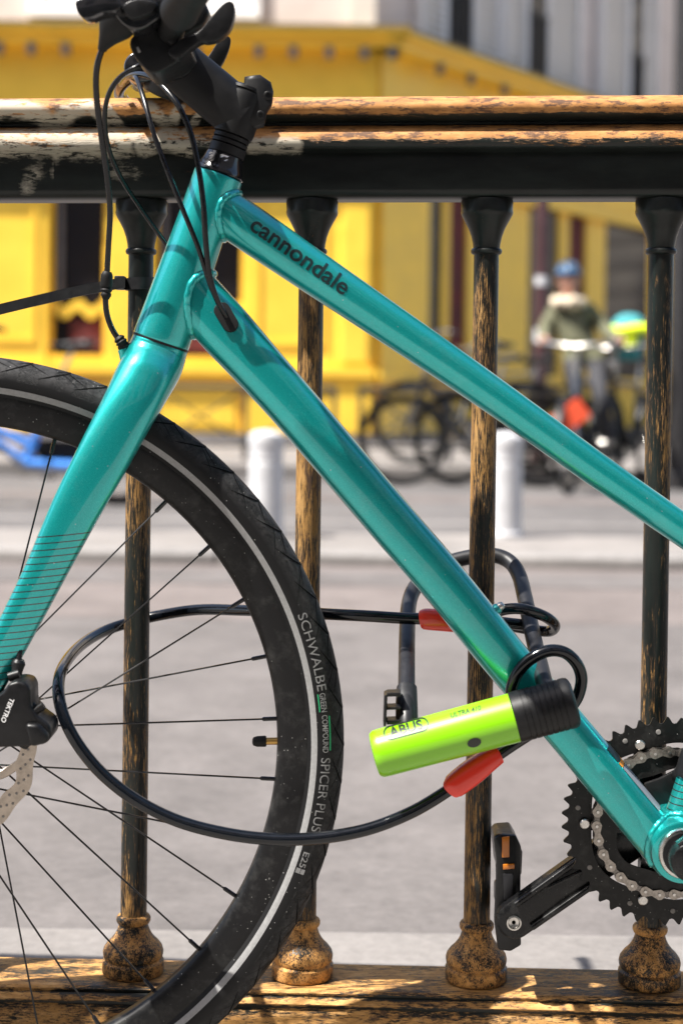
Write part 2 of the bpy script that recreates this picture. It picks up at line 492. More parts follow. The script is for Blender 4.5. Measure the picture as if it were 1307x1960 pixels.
t.links.new(mixc(t, math_(t, 'MULTIPLY', gro, 0.85), cc, (0.002, 0.002, 0.002, 1)), b.inputs['Base Color'])
setp(b, Roughness=0.54); b.inputs['Specular IOR Level'].default_value = 0.26; bump(t, b, math_(t, 'MULTIPLY', gro, -1.0), 1.0, 0.0012)

M['rail'] = worn_paint('worn_rail_paint', 'x', -0.035, attr=True, graffiti=True, tint=(1.08, 0.98, 0.95), dk=(0.505, 0.575))
M['sill'] = worn_paint('worn_sill_paint', 'x', -0.035, attr=True, tint=(1.25, 1.28, 1.25), dk=(0.52, 0.60))
M['shaft'] = worn_paint('worn_baluster_paint', 'z', -0.016, rnd=True, attr=True, tint=(0.80, 0.84, 0.80), dk=(0.51, 0.58))
M['base'] = worn_paint('worn_base_paint', 'n', 0.03, rnd=True, tint=(1.35, 1.32, 1.2))
M['capital'] = worn_paint('worn_capital_paint', 'n', -0.115, rnd=True)

def ground_mat(name, c, var, scale, rough=0.85, grit=0.25, cracks=False, patch=0.0):
    mt, t, b = new_mat(name)
    n1 = noise(t, scale, 6, 0.65); n2 = noise(t, 55, 4, 0.7); n3 = noise(t, 0.9, 4, 0.6)
    v = math_(t, 'ADD', math_(t, 'MULTIPLY', n1, 0.38), math_(t, 'ADD', math_(t, 'MULTIPLY', n2, 0.30), math_(t, 'MULTIPLY', n3, 0.32)))
    lo = tuple(x * (1 - var) for x in c) + (1,); hi = tuple(min(1, x * (1 + var)) for x in c) + (1,)
    t.links.new(ramp(t, v, [(0.40, lo), (0.60, hi)]), b.inputs['Base Color'])
    setp(b, Roughness=rough); b.inputs['Specular IOR Level'].default_value = 0.3
    bump(t, b, n2, grit, 0.004)
    return mt
M['asphalt'] = ground_mat('worn_asphalt', (0.120, 0.109, 0.104), 0.26, 5)
M['asphalt2'] = ground_mat('pinkish_asphalt', (0.138, 0.118, 0.110), 0.24, 4)
M['pave'] = ground_mat('pale_pavement', (0.195, 0.180, 0.168), 0.24, 3)
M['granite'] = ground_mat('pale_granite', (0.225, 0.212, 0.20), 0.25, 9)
M['lane'] = ground_mat('grey_lane', (0.112, 0.105, 0.102), 0.26, 4)
M['paint_line'] = ground_mat('worn_white_line', (0.19, 0.178, 0.17), 0.3, 7)
M['soil'] = ground_mat('near_pavement', (0.24, 0.225, 0.21), 0.15, 6)

# ================================================================== the setting: ground
G = -0.041
def sheet(name, x0, x1, y0, y1, z, mat):
    o = mesh_obj(name, ([(x0, y0, z), (x1, y0, z), (x1, y1, z), (x0, y1, z)], [(0, 1, 2, 3)]), mat, None, smooth=False)
    return tag(o, kind='structure')
sheet('ground', -150, 150, -150, 150, G - 0.008, M['lane'])
sheet('near_pavement', -40, 40, -12, 0.56, G, M['soil'])
k = mesh_obj('near_kerb', box(-40, 40, 0.24, 0.60, G - 0.02, G + 0.004, 0.003), M['pave']); tag(k, kind='structure')
sheet('road', -60, 60, 0.6, 3.62, G - 0.004, M['asphalt'])
sheet('road_far_strip', -60, 60, 3.62, 5.36, G - 0.003, M['asphalt2'])
sheet('road_edge_band', -60, 60, 4.55, 5.0, G - 0.0005, M['asphalt'])
# far kerb: single granite blocks
kerb = mesh_obj('far_kerb', box(-40, 40, 5.42, 6.55, G - 0.05, G + 0.02), M['pave']); tag(kerb, kind='structure')
bl = None
for i in range(-8, 9):
    if bl is None:
        bl = mesh_obj('kerb_stone', box(-0.495, 0.495, 0, 0.20, -0.02, 0.045, 0.008), M['granite'], kerb, angle=30)
        bl.location = (i * 1.0, 5.22, G)
    else: dup(bl, kerb, (i * 1.0 + random.uniform(-.004, .004), 5.22, G))
sheet('cycle_lane', -60, 60, 6.55, 11.6, G - 0.002, M['lane'])
sheet('lane_line', -60, 60, 7.35, 7.55, G + 0.002, M['paint_line'])
sheet('lane_line', -60, 60, 9.2, 9.7, G + 0.002, M['asphalt2'])
pv = mesh_obj('far_pavement', box(-60, 60, 11.6, 60, G - 0.05, G + 0.11), M['pave'], smooth=False); tag(pv, kind='structure')

# ================================================================== railing
def WR(x, y, z):
    return Vector((x, 0.14 - 0.05 * x + y, z + 0.0095 * x))
rail = thing('iron_railing', 'old iron railing, black paint worn to ochre, with round turned balusters', 'railing', (0, 0.14, G))
# top rail profile (y towards camera negative), z absolute at x=0, wear bias
def top_profile():
    P = []
    def arc(cy, cz, ry, rz, a0, a1, n, wear):
        for i in range(n + 1):
            a = R(a0 + (a1 - a0) * i / n)
            wv = wear(i / n) if callable(wear) else wear
            P.append((cy + ry * math.cos(a), cz + rz * math.sin(a), wv))
    # front side from the top going down: nose 1
    P.append((-0.008, 0.9795, .11)); P.append((-0.015, 0.9793, .11))
    arc(-0.021, 0.9650, -0.0270, 0.0140, 88, -66, 18, lambda s: 0.11 - 0.02 * s if s < 0.66 else 0.10 - 0.8 * (s - 0.66))
    P.append((-0.0275, 0.9518, -0.2)); P.append((-0.0275, 0.9502, -0.15))
    P += [(-0.029, 0.9492, -.02), (-0.034, 0.9472, .09), (-0.039, 0.9435, .10), (-0.0425, 0.9392, .09), (-0.0445, 0.9350, .06), (-0.0452, 0.9310, .01), (-0.0448, 0.9262, -.01), (-0.0420, 0.9235, -.1), (-0.028, 0.9222, -.25)]
    P += [(-0.0265, 0.9212, -.2), (-0.0275, 0.9150, -.13), (-0.0278, 0.900, -.095), (-0.0278, 0.885, -.12), (-0.0270, 0.8790, -.18), (-0.0235, 0.8765, -.1)]
    back = [(-y, z, wv) for y, z, wv in reversed(P)]
    return P + back
prof = top_profile()
xs = [-1.6 + 0.05 * i for i in range(23)] + [-0.45 + 0.0025 * i for i in range(361)] + [0.5 + 0.05 * i for i in range(23)]
rows = [[WR(x, y, z) for y, z, _ in prof] for x in xs]
top = mesh_obj('top_rail', rings(rows), M['rail'], rail, angle=50)
# spray-painted strokes, given on the rail's own face as (x, z) points with a width
def XZ(px, py): p = at(px, py, 0.10); return (p.x, p.z)
strokes = [([(-30, 205), (30, 203), (70, 215), (92, 240)], 17), ([(95, 250), (110, 228), (135, 208), (165, 199)], 15), ([(150, 197), (180, 212), (212, 240), (222, 262)], 9),
           ([(205, 205), (225, 235), (240, 255)], 8), ([(285, 200), (305, 225), (330, 250), (350, 275)], 11), ([(345, 205), (320, 240), (300, 262)], 9), ([(385, 215), (350, 250)], 6),
           ([(-40, 258), (60, 255), (150, 252), (260, 252)], 13), ([(-40, 282), (50, 272), (150, 278), (235, 276)], 18), ([(270, 280), (310, 270), (360, 280)], 14), ([(480, 276), (540, 276), (566, 278)], 13), ([(330, 262), (380, 268), (410, 275)], 9),
           ([(100, 290), (125, 268), (140, 250)], 10), ([(45, 345), (58, 322), (64, 316)], 20), ([(40, 352), (48, 345)], 16), ([(215, 322), (240, 318), (255, 320)], 17), ([(90, 316), (94, 345)], 4)]
nv = len(top.data.vertices)
spray = np.zeros(nv); wear = np.zeros(nv)
segs = []
for pts, wpx in strokes:
    Q = [XZ(*p) for p in catmull(pts, 6)]
    faint = 0.62 if pts[0][1] > 310 else 1.0
    for a, c in zip(Q[:-1], Q[1:]): segs.append((np.array(a), np.array(c), wpx * mpp(0.1), faint))
co = np.array([v.co[:] for v in top.data.vertices])
front = co[:, 1] < 0.14 - 0.05 * co[:, 0] - 0.001
for a, c, wd, faint in segs:
    d = c - a; L = (d @ d) + 1e-12
    tt = np.clip(((co[:, [0, 2]] - a) @ d) / L, 0, 1)
    dist = np.linalg.norm(co[:, [0, 2]] - (a + tt[:, None] * d), axis=1)
    s = np.clip(1.15 - 0.62 * dist / wd, 0, 1) * faint
    spray = np.maximum(spray, np.where(front, s, 0))
for i in range(nv): wear[i] = prof[i % len(prof)][2]
wear += np.clip(0.10 - np.abs(co[:, 0] - 0.05) * 0.1, 0, 0.1) * (wear > 0.05)
for nm, arr in (('spray', spray), ('wear', wear)):
    at_ = top.data.attributes.new(nm, 'FLOAT', 'POINT'); at_.data.foreach_set('value', arr.astype(np.float32))

# lower rail: flat sill with a bead and a broad front face down to the ground
lp = [(-0.035, 0.0655, .06), (-0.040, 0.0648, .08), (-0.0425, 0.0625, .06), (-0.0420, 0.0600, .0), (-0.0415, 0.0588, -.03), (-0.0455, 0.0565, .09), (-0.048, 0.053, .09), (-0.0465, 0.0495, -.05), (-0.045, 0.0475, .03), (-0.0475, 0.040, .08), (-0.0485, 0.028, .09), (-0.0485, 0.012, .06), (-0.0485, 0.0, .03), (-0.0485, -0.02, .0), (-0.0485, -0.046, -.1)]
lp = lp + [(-y, z, wv) for y, z, wv in reversed(lp)]
xs2 = [-1.6 + 0.02 * i for i in range(161)]
low = mesh_obj('bottom_rail', rings([[WR(x, y, z) for y, z, _ in lp] for x in xs2]), M['sill'], rail, angle=30)
at_ = low.data.attributes.new('wear', 'FLOAT', 'POINT')
at_.data.foreach_set('value', np.array([lp[i % len(lp)][2] + 0.015 for i in range(len(low.data.vertices))], np.float32))

# balusters: shaft > capital, collar, base
zc = 0.8765
shaft_prof = [(0.118, 0.0140), (0.125, 0.0138), (0.30, 0.0135), (0.55, 0.0132), (0.815, 0.0130), (0.829, 0.0130)]
sp_ = []
for (h0, r0), (h1, r1) in zip(shaft_prof[:-1], shaft_prof[1:]):
    nn = max(1, int((h1 - h0) / 0.02))
    for i in range(nn): sp_.append((h0 + (h1 - h0) * i / nn, r0 + (r1 - r0) * i / nn))
sp_.append(shaft_prof[-1])
Z = (0, 0, 1)
cap_prof = [(0.8255, 0.0138), (0.830, 0.0142), (0.838, 0.0158), (0.846, 0.0186), (0.853, 0.0222), (0.858, 0.0250), (0.861, 0.0266), (0.8635, 0.0271), (0.8655, 0.0266), (0.8745, 0.0270), (0.8764, 0.0262)]
ring_prof = [(0.8195, 0.0132), (0.8205, 0.0152), (0.8225, 0.0162), (0.8245, 0.0160), (0.8260, 0.0148), (0.8265, 0.0138)]
base_prof = [(0.0665, 0.0316), (0.0675, 0.0322), (0.0790, 0.0322), (0.0800, 0.0308), (0.0815, 0.0298), (0.0840, 0.0312), (0.0885, 0.0318), (0.0930, 0.0306), (0.0975, 0.0274), (0.1015, 0.0232), (0.1060, 0.0196), (0.1110, 0.0170), (0.1160, 0.0154), (0.1180, 0.0148)]
bring_prof = [(0.1175, 0.0145), (0.1185, 0.0168), (0.1210, 0.0180), (0.1240, 0.0180), (0.1262, 0.0166), (0.1272, 0.0140)]
bal_x = [-0.2115, -0.0333, 0.1475, 0.3262]
bal_x = [-0.2115 - 0.179 * k for k in (3, 2, 1)] + bal_x + [0.3262 + 0.179 * k for k in (1, 2, 3)]
proto = None
for i, x in enumerate(bal_x):
    loc = WR(x, 0, 0)
    if proto is None:
        s = mesh_obj('baluster', lathe(sp_, (0, 0, 0), Z, 28), M['shaft'], rail, angle=50)
        # rubbed bands: more on the upper and lower thirds of the side towards the street
        cs = np.array([v.co[:] for v in s.data.vertices])
        wv = 0.022 + 0.014 * np.cos(cs[:, 2] * 9 + 1.0) + 0.014 * np.sin(cs[:, 2] * 23) + 0.02 * np.sin(2 * np.arctan2(cs[:, 1], cs[:, 0]) + cs[:, 2] * 5)
        wv -= np.clip((cs[:, 2] - 0.76) * 1.2, 0, 0.2)
        a_ = s.data.attributes.new('wear', 'FLOAT', 'POINT'); a_.data.foreach_set('value', wv.astype(np.float32))
        kids = [mesh_obj('capital', lathe(cap_prof, (0, 0, 0), Z, 32), M['capital'], s, angle=35),
                mesh_obj('collar', lathe(ring_prof, (0, 0, 0), Z, 28), M['capital'], s, angle=60),
                mesh_obj('base', lathe(base_prof, (0, 0, 0), Z, 32), M['base'], s, angle=35),
                mesh_obj('base_collar', lathe(bring_prof, (0, 0, 0), Z, 28), M['base'], s, angle=60)]
        proto = s; s.location = loc; s.rotation_euler = (0, 0, 0.7)
    else:
        s = dup(proto, rail, loc, (0, 0, random.uniform(0, 6.28)))
        for kd in kids: dup(kd, s)

# ================================================================== bicycle
bike = thing('bicycle', 'teal metallic hybrid bicycle locked to the iron railing', 'bicycle', (0.2, 0, G))
PSI = R(5)
A0 = at(308, 655, 0); A1 = at(419, 335, 0); AX = (A1 - A0).normalized()
def steer(v): return Matrix.Rotation(PSI, 3, AX) @ Vector(v)
E1, E2, NN = steer((1, 0, 0)), steer((0, 0, 1)), steer((0, 1, 0))   # forward-back, up, near-to-far
WC = Vector((-0.3668, -0.0052, 0.3336))
def mirror(P): return P - 2 * ((P - A0).dot(NN)) * NN
def mirror_vf(vf): return [mirror(Vector(p)) for p in vf[0]], [tuple(reversed(f)) for f in vf[1]]

# ---- frame tubes
hl = (A1 - A0).length
htub = [(0.0006, 0.0268), (0.003, 0.0276), (0.02, 0.0272), (0.07, 0.0258), (0.11, 0.0246), (0.14, 0.0240), (hl - 0.004, 0.0238), (hl - 0.001, 0.0234), (hl, 0.0226)]
hp = [tuple(q) for q in catmull(htub, 4)]
head = mesh_obj('head_tube', lathe(hp, A0, AX, 56), M['teal'], bike, angle=60)
tt_st = [st(396, 382, 0, 40, .0190), st(452, 420, 0, 44, .0205), st(520, 466, 0, 43.5, .0205), st(600, 521, 0, 41.5, .0200), st(816, 668, 0, 37, .0185), st(952, 763, 0, 34.5, .0175), st(1141, 899, 0, 32.5, .0165), st(1307, 1015, 0, 31, .016), st(1462, 1124, 0, 31, .016)]
toptube = mesh_obj('top_tube', loft(tt_st, 8, 40, 2.3), M['teal'], bike, angle=60)
dt_st = [st(355, 545, 0, 52, .0215), st(428, 628, 0, 53.5, .0235), st(500, 708, 0, 50, .0245), st(577, 795, 0, 48, .0245), st(751, 1000, 0, 47, .0235), st(852, 1118, 0, 46, .023), st(976, 1272, 0, 45, .0225), st(1071, 1380, 0, 44, .022), st(1230, 1573, 0, 44, .0235), st(1290, 1642, 0, 44, .024)]
downtube = mesh_obj('down_tube', loft(dt_st, 8, 48, 2.75), M['teal'], bike, angle=60)
BB = at(1292, 1612, 0)
shell = mesh_obj('bottom_bracket_shell', lathe([(-0.0365, 0.0235), (-0.0365, 0.0275), (-0.0355, 0.0292), (-0.030, 0.0300), (0.030, 0.0300), (0.0355, 0.0292), (0.0365, 0.0275), (0.0365, 0.0235)], BB, (0, 1, 0), 48), M['teal'], bike, angle=40)
sdir = Vector((0.29, 0, 0.957)).normalized()
def sp(h, a, b): p = BB + sdir * h; return (p.x, p.y, p.z, a, b)
seat = mesh_obj('seat_tube', loft([sp(0.0, .0185, .0185), sp(.06, .0180, .018), sp(.2, .0165, .0165), sp(.40, .0165, .0165)], 6, 32, 2.0), M['teal_seat'], bike, angle=60)

def weld(a_obj, stations, scale, rad, name='weld_bead', nsteps=48):
    """bead where a tube (loft start) meets another tube"""
    bvh = bvh_of(a_obj)
    c0, c1 = Vector(stations[0][:3]), Vector(stations[1][:3])
    t = (c0 - c1).normalized()
    v = Vector((0, 1, 0)); v = (v - t * v.dot(t)).normalized(); u = t.cross(v)
    pts = []
    a, b = stations[1][3] * scale, stations[1][4] * scale
    for i in range(nsteps):
        th = 2 * math.pi * i / nsteps; c, s = math.cos(th), math.sin(th)
        o = c1 - t * 0.03 + a * math.copysign(abs(c) ** 0.85, c) * u + b * math.copysign(abs(s) ** 0.85, s) * v
        h = bvh.ray_cast(o, t)
        if h[0] is not None: pts.append(h[0] + h[1] * 0.0004)
    if len(pts) < 10: return None
    q = [(p.x, p.y, p.z, rad * (1 + 0.14 * (k % 2))) for k, p in enumerate(pts)]
    return tube(q, rad, 10, 2, closed=True)
for args in ((head, tt_st, 1.0, 0.0034), (head, dt_st, 1.0, 0.0038)):
    vf = weld(*args)
    if vf: mesh_obj('weld_bead', vf, M['teal'], bike, angle=80)
bb_st = [tuple(dt_st[-1]), tuple(dt_st[-2])]
vf = weld(shell, bb_st, 0.98, 0.0036)
if vf: mesh_obj('weld_bead', vf, M['teal'], bike, angle=80)
vf = weld(shell, [sp(0, .0185, .0185), sp(.06, .018, .018)], 1.0, 0.0036)
if vf: mesh_obj('weld_bead', vf, M['teal'], bike, angle=80)

# lettering on the top tube
tb = bvh_of(toptube)
V2, F2 = text_vf('cannondale', bold=0.018, spacing=1.0, xs=1.08)
wdt = max(p[0] for p in V2) - min(p[0] for p in V2)
mesh_obj('lettering', stick(V2, F2, (574, 490), math.atan2(112, 158), 222 / wdt, tb), M['print_teal'], toptube, smooth=False)
# cable port on the down tube
db = bvh_of(downtube)
def surf(px, py, bv):
    d = ray(px, py).normalized(); h = bv.ray_cast(CAM, d); return h[0], (h[1] if h[1].dot(d) < 0 else -h[1])
def pill(cx, cy, half, r, ang, n=10):
    P = []
    for k in range(n + 1):
        a = -math.pi / 2 + math.pi * k / n; P.append((half + r * math.cos(a), r * math.sin(a)))
    for k in range(n + 1):
        a = math.pi / 2 + math.pi * k / n; P.append((-half + r * math.cos(a), r * math.sin(a)))
    ca, sa = math.cos(ang), math.sin(ang)
    return [(cx + u * ca - v * sa, cy + u * sa + v * ca) for u, v in P]
def pad(poly, bv, rise=0.003):
    """raised pad with a rounded rim that follows a surface"""
    cx = sum(p[0] for p in poly) / len(poly); cy = sum(p[1] for p in poly) / len(poly)
    rows = []
    for sc, h in ((1.0, -0.001), (1.0, rise * 0.5), (0.93, rise), (0.6, rise * 1.05), (0.3, rise * 1.05)):
        r_ = []
        for x, y in poly:
            p, nn = surf(cx + (x - cx) * sc, cy + (y - cy) * sc, bv); r_.append(p + nn * h)
        rows.append(r_)
    return rings(rows)
port = mesh_obj('cable_port', pad(pill(433, 608, 16, 15, math.atan2(1.0, 0.62)), db, 0.0032), M['rubber'], bike, angle=50)
# boss and bolt on the upper face of the down tube
pb = at(922, 1146, 0)
dd = (at(976, 1272, 0) - at(852, 1118, 0)).normalized(); du = Vector((dd.z, 0, -dd.x));
if du.z < 0: du = -du
pb = at(914, 1195, 0) + du * 0.0222
boss = mesh_obj('rack_boss', lathe([(-0.004, 0.0058), (0.002, 0.0056), (0.004, 0.0046)], pb, du, 20), M['teal'], bike)
mesh_obj('bolt', lathe([(0.003, 0.0042), (0.006, 0.0042), (0.0085, 0.0032), (0.0095, 0.0016)], pb, du, 16), M['chrome'], boss)
# stickers along the upper edge of the tube near the bottom bracket
def strip_on_top(p0, p1, wdt, mat, name, lift=0.0006):
    rows = []
    for i in range(9):
        c = p0.lerp(p1, i / 8); r_ = []
        for k in range(7):
            y = -wdt / 2 + wdt * k / 6 - 0.006
            h = db.ray_cast(c + du * 0.06 + Vector((0, y, 0)), -du)
            r_.append(h[0] + h[1] * lift)
        rows.append(r_)
    V = [p for r_ in rows for p in r_]; F = []
    for i in range(8):
        for k in range(6): F.append((i * 7 + k, i * 7 + k + 1, (i + 1) * 7 + k + 1, (i + 1) * 7 + k))
    mesh_obj(name, (V, F), mat, downtube)
strip_on_top(at(1158, 1485, 0), at(1226, 1567, 0), 0.022, M['sticker'], 'sticker')
strip_on_top(at(1150, 1476, 0), at(1157, 1484, 0), 0.022, M['sticker_orange'], 'sticker')
strip_on_top(at(1128, 1449, 0), at(1149, 1475, 0), 0.022, M['print_black'], 'sticker')

# ---- fork
fk = [tuple(A0 - AX * 0.0014) + (.0272, .0268), tuple(A0 - AX * 0.006) + (.0276, .0274), tuple(A0 - AX * 0.0125 - NN * .001) + (.0283, .0280), st(290, 702, -.006, 58, .0290), st(273, 733, -.018, 57, .0290), st(247, 783, -.034, 54, .0200), st(197, 877, -.047, 51.5, .0135), st(145, 975, -.052, 47, .0125), st(88, 1092, -.055, 40, .0118), st(37, 1192, -.057, 37, .011), st(-22, 1305, -.058, 34, .010), st(-82, 1418, -.058, 26, .008)]
nb = loft(fk, 8, 48, 2.3, vdir=NN)
fork = mesh_obj('fork', merge(nb, mirror_vf(nb)), M['teal_fork'], bike, angle=70)
fb = bvh_of(fork)
mesh_obj('crown_gap', lathe([(-0.0014, 0.0262), (-0.0013, 0.0276), (0.0008, 0.0276), (0.0010, 0.0262)], A0, AX, 48), M['black'], bike)
# hose port on the front of the fork crown
p_, q_ = at(246, 700, -.012), at(236, 668, -.013)
mesh_obj('hose_port', tube([tuple(p_) + (0.0075,), tuple(p_.lerp(q_, .6)) + (0.0056,), tuple(q_) + (0.0052,)], .005, 16, 4), M['teal'], fork)

# ---- wheels
def wheel_pt(c, e1, e2, n, r, th, w): return c + e1 * (r * math.cos(th)) + e2 * (r * math.sin(th)) + n * w
RT, RW, RC = 0.3747, 0.0215, 0.3532
def tyre_mesh(c, e1, e2, n, parent, name='tyre'):
    NS, ND = 22, 200
    V, F, uv = [], [], []
    for i in range(ND):
        th = 2 * math.pi * i / ND
        for k in range(NS + 1):
            a = R(-52) + R(284) * k / NS
            V.append(wheel_pt(c, e1, e2, n, RC + RW * math.sin(a), th, -RW * math.cos(a)))
    m_ = NS + 1
    for i in range(ND):
        j = (i + 1) % ND
        for k in range(NS): F.append((i * m_ + k, j * m_ + k, j * m_ + k + 1, i * m_ + k + 1))
    o = mesh_obj(name, (V, F), M['tyre'], parent, angle=80)
    ul = o.data.uv_layers.new(name='UVMap')
    L = 2 * math.pi * RT * 100 / 1.0
    for p in o.data.polygons:
        seam = max(p.vertices) // m_ == ND - 1 and min(p.vertices) // m_ == 0
        for li in p.loop_indices:
            vi = o.data.loops[li].vertex_index; i, k = vi // m_, vi % m_
            if seam and i == 0: i = ND
            ul.data[li].uv = (L * i / ND, k / NS)
    return o
def rim_mesh(c, e1, e2, n, parent):
    prof = [(0.3395, -.0128), (0.3405, -.0146), (0.3370, -.0152), (0.3340, -.0150), (0.3260, -.0148), (0.3180, -.0134), (0.3130, -.0112), (0.3102, -.0078), (0.3096, -.0040)]
    prof = prof + [(r, -w_) for r, w_ in reversed(prof)]
    rows = [[wheel_pt(c, e1, e2, n, r, 2 * math.pi * i / 160, w_) for r, w_ in prof] for i in range(160)]
    return mesh_obj('rim', rings(rows, True), M['rim'], parent, angle=35)
def spokes(c, e1, e2, n, rim, th0):
    for k_ in range(32):
        th = th0 + k_ * 2 * math.pi / 32
        sgn = 1 if (k_ % 4) in (0, 1) else -1
        side = -1 if k_ % 2 == 0 else 1
        hb = wheel_pt(c, e1, e2, n, 0.0235, th + sgn * R(78), side * 0.029)
        rm = wheel_pt(c, e1, e2, n, 0.3100, th, side * 0.003)
        dv = (rm - hb).normalized()
        vf = merge(tube([hb, rm], 0.00095, 6, 1), tube([tuple(rm - dv * 0.0145) + (.0013,), tuple(rm - dv * .013) + (.0021,), tuple(rm) + (.0021,)], .002, 8, 1))
        mesh_obj('spoke', vf, M['spoke'], rim)
tyre = tyre_mesh(WC, E1, E2, NN, bike)
rim = rim_mesh(WC, E1, E2, NN, bike)
spokes(WC, E1, E2, NN, rim, R(3.9) + R(0.9))
def tyre_surf(r, th, off=0.0004):
    wv = math.sqrt(max(0, RW ** 2 - (r - RC) ** 2))
    dirr = (r - RC) / RW; dw = wv / RW
    return wheel_pt(WC, E1, E2, NN, r + dirr * off, th, -(wv + dw * off))
def theta_of(px, py):
    d = ray(px, py); o = WC - NN * 0.02
    t_ = (o - CAM).dot(NN) / d.dot(NN); P = CAM + d * t_ - o
    return math.atan2(P.dot(E2), P.dot(E1)), P.length
rows = [[tyre_surf(r, 2 * math.pi * i / 200) for r in (0.3418, 0.3436, 0.3456, 0.3474)] for i in range(200)]
V = [p for r_ in rows for p in r_]; F = []
for i in range(200):
    j = (i + 1) % 200
    for k_ in range(3): F.append((i * 4 + k_, j * 4 + k_, j * 4 + k_ + 1, i * 4 + k_ + 1))
mesh_obj('reflective_stripe', (V, F), M['reflex'], tyre)
def tyre_text(s, p0, p1, r0, hgt, mat, bold=0.0, xs=1.0, shear=0.0, name='lettering'):
    V2, F2 = text_vf(s, bold=bold, xs=xs, shear=shear, maxlen=0.25)
    x0, x1 = min(p[0] for p in V2), max(p[0] for p in V2); y0, y1 = min(p[1] for p in V2), max(p[1] for p in V2)
    t0, t1 = theta_of(*p0)[0], theta_of(*p1)[0]
    V = []
    for u, v in V2:
        V.append(tyre_surf(r0 + hgt * (v - y0) / (y1 - y0), t0 + (t1 - t0) * (u - x0) / (x1 - x0), 0.0005))
    mesh_obj(name, (V, F2), mat, tyre, smooth=False)
tyre_text('SCHWALBE', (572, 1176), (613, 1322), 0.3512, 0.0088, M['print_grey'], bold=0.0)
tyre_text('GREEN', (616, 1326), (621, 1362), 0.3525, 0.0055, M['print_grey'], bold=0.01)
tyre_text('COMPOUND', (618, 1368), (620, 1440), 0.3525, 0.0055, M['print_grey'], bold=0.01)
tyre_text('SPICER PLUS', (620, 1450), (598, 1590), 0.3512, 0.0088, M['print_grey'], bold=0.0)
tyre_text('E25', (592, 1632), (584, 1662), 0.3500, 0.006, M['print_grey'], bold=0.01)
def tyre_bar(p0, p1, r0, r1, mat):
    t0, t1 = theta_of(*p0)[0], theta_of(*p1)[0]
    V, F = [], []
    for i in range(9):
        th = t0 + (t1 - t0) * i / 8; V += [tyre_surf(r0, th, .0004), tyre_surf(r1, th, .0004)]
    for i in range(8): F.append((2 * i, 2 * i + 1, 2 * i + 3, 2 * i + 2))
    mesh_obj('printed_bar', (V, F), mat, tyre)
tyre_bar((612, 1328), (616, 1362), 0.3505, 0.3515, M['print_green'])
tyre_bar((627, 1370), (628, 1436), 0.3590, 0.3602, M['print_green'])
tyre_bar((582, 1664), (580, 1674), 0.3485, 0.357, M['print_grey'])
def tread_strips():
    V, F = [], []
    def surf_a(a, th, off): return wheel_pt(WC, E1, E2, NN, RC + (RW + off) * math.sin(a), th, -(RW + off) * math.cos(a))
    rr = random.Random(3)
    for side in (0, 1):
        for i in range(64):
            t0 = 2 * math.pi * i / 64
            for (a0, a1, sw, wd) in ((78, 22, .075, .0011), (70, 40, -.05, .0008), (88, 60, .03, .0007)):
                n = 9; b = len(V)
                for k in range(n):
                    u = k / (n - 1)
                    a = R(a0 + (a1 - a0) * u); th = t0 + sw * (u ** 1.7) + rr.uniform(-.0004, .0004)
                    ww = wd * (0.25 + math.sin(math.pi * min(1, u * .9 + .08))) / RT
                    aa = a if side == 0 else math.pi - a
                    V.append(surf_a(aa, th - ww, .00025)); V.append(surf_a(aa, th + ww, .00025))
                for k in range(n - 1): F.append((b + 2 * k, b + 2 * k + 1, b + 2 * k + 3, b + 2 * k + 2))
    return V, F
tg = mesh_obj('tread_grooves', tread_strips(), simple('groove_rubber', (0.0015, 0.0015, 0.0015, 1), 0.8, spec=0.1), tyre)
tag(tg, kind='stuff')
# hub, rotor
hub = mesh_obj('hub', lathe([(-0.050, 0.006), (-0.046, 0.009), (-0.040, 0.0095), (-0.036, 0.020), (-0.033, 0.026), (-0.029, 0.027), (-0.025, 0.020), (-0.018, 0.013), (0.018, 0.013), (0.026, 0.020), (0.029, 0.027), (0.032, 0.027), (0.036, 0.012), (0.046, 0.009), (0.050, 0.006)], WC, NN, 28), M['black'], bike, angle=35)
def rotor_mesh():
    n = 180; V, F = [], []
    def rin(a): return 0.0655 + 0.0022 * math.sin(12 * a)
    def rout(a): return 0.0812 + 0.0016 * math.sin(12 * a)
    for i in range(n):
        a = 2 * math.pi * i / n
        for r, wv in ((rin(a), -.0345), (rout(a), -.0345), (rout(a), -.0327), (rin(a), -.0327)): V.append(wheel_pt(WC, E1, E2, NN, r, a, wv))
    for i in range(n):
        j = (i + 1) % n
        for k_ in range(4): F.append((i * 4 + k_, j * 4 + k_, j * 4 + (k_ + 1) % 4, i * 4 + (k_ + 1) % 4))
    arms = []
    for k_ in range(6):
        a = k_ * math.pi / 3 + 0.3
        pts = [wheel_pt(WC, E1, E2, NN, r, a + s, -0.0336) for r, s in ((0.018, 0), (0.036, .16), (0.052, .36), (0.067, .62))]
        # flat arms
        vf = loft([tuple(p) + (0.0042, 0.0009) for p in pts], 4, 8, 4.0, vdir=NN); arms.append(vf)
    return merge((V, F), *arms)
rotor = mesh_obj('brake_rotor', rotor_mesh(), M['rotor'], bike, angle=35)
for i in range(96):     # drilled holes shown as small raised-edged pits
    a = 2 * math.pi * i / 96; r = (0.0695, 0.0735, 0.0772)[i % 3] + (0.0012 * math.sin(12 * a))
    p = wheel_pt(WC, E1, E2, NN, r, a, -0.0346)
    if i < 1: hole = mesh_obj('drill_hole', lathe([(0, 0.0013), (-0.0003, 0.0013), (-0.0003, 0.0009)], (0, 0, 0), NN, 8), M['granite'], rotor); hole.location = p
    elif -1.9 < (a if a < math.pi else a - 2 * math.pi) < 0.6: dup(hole, rotor, p)
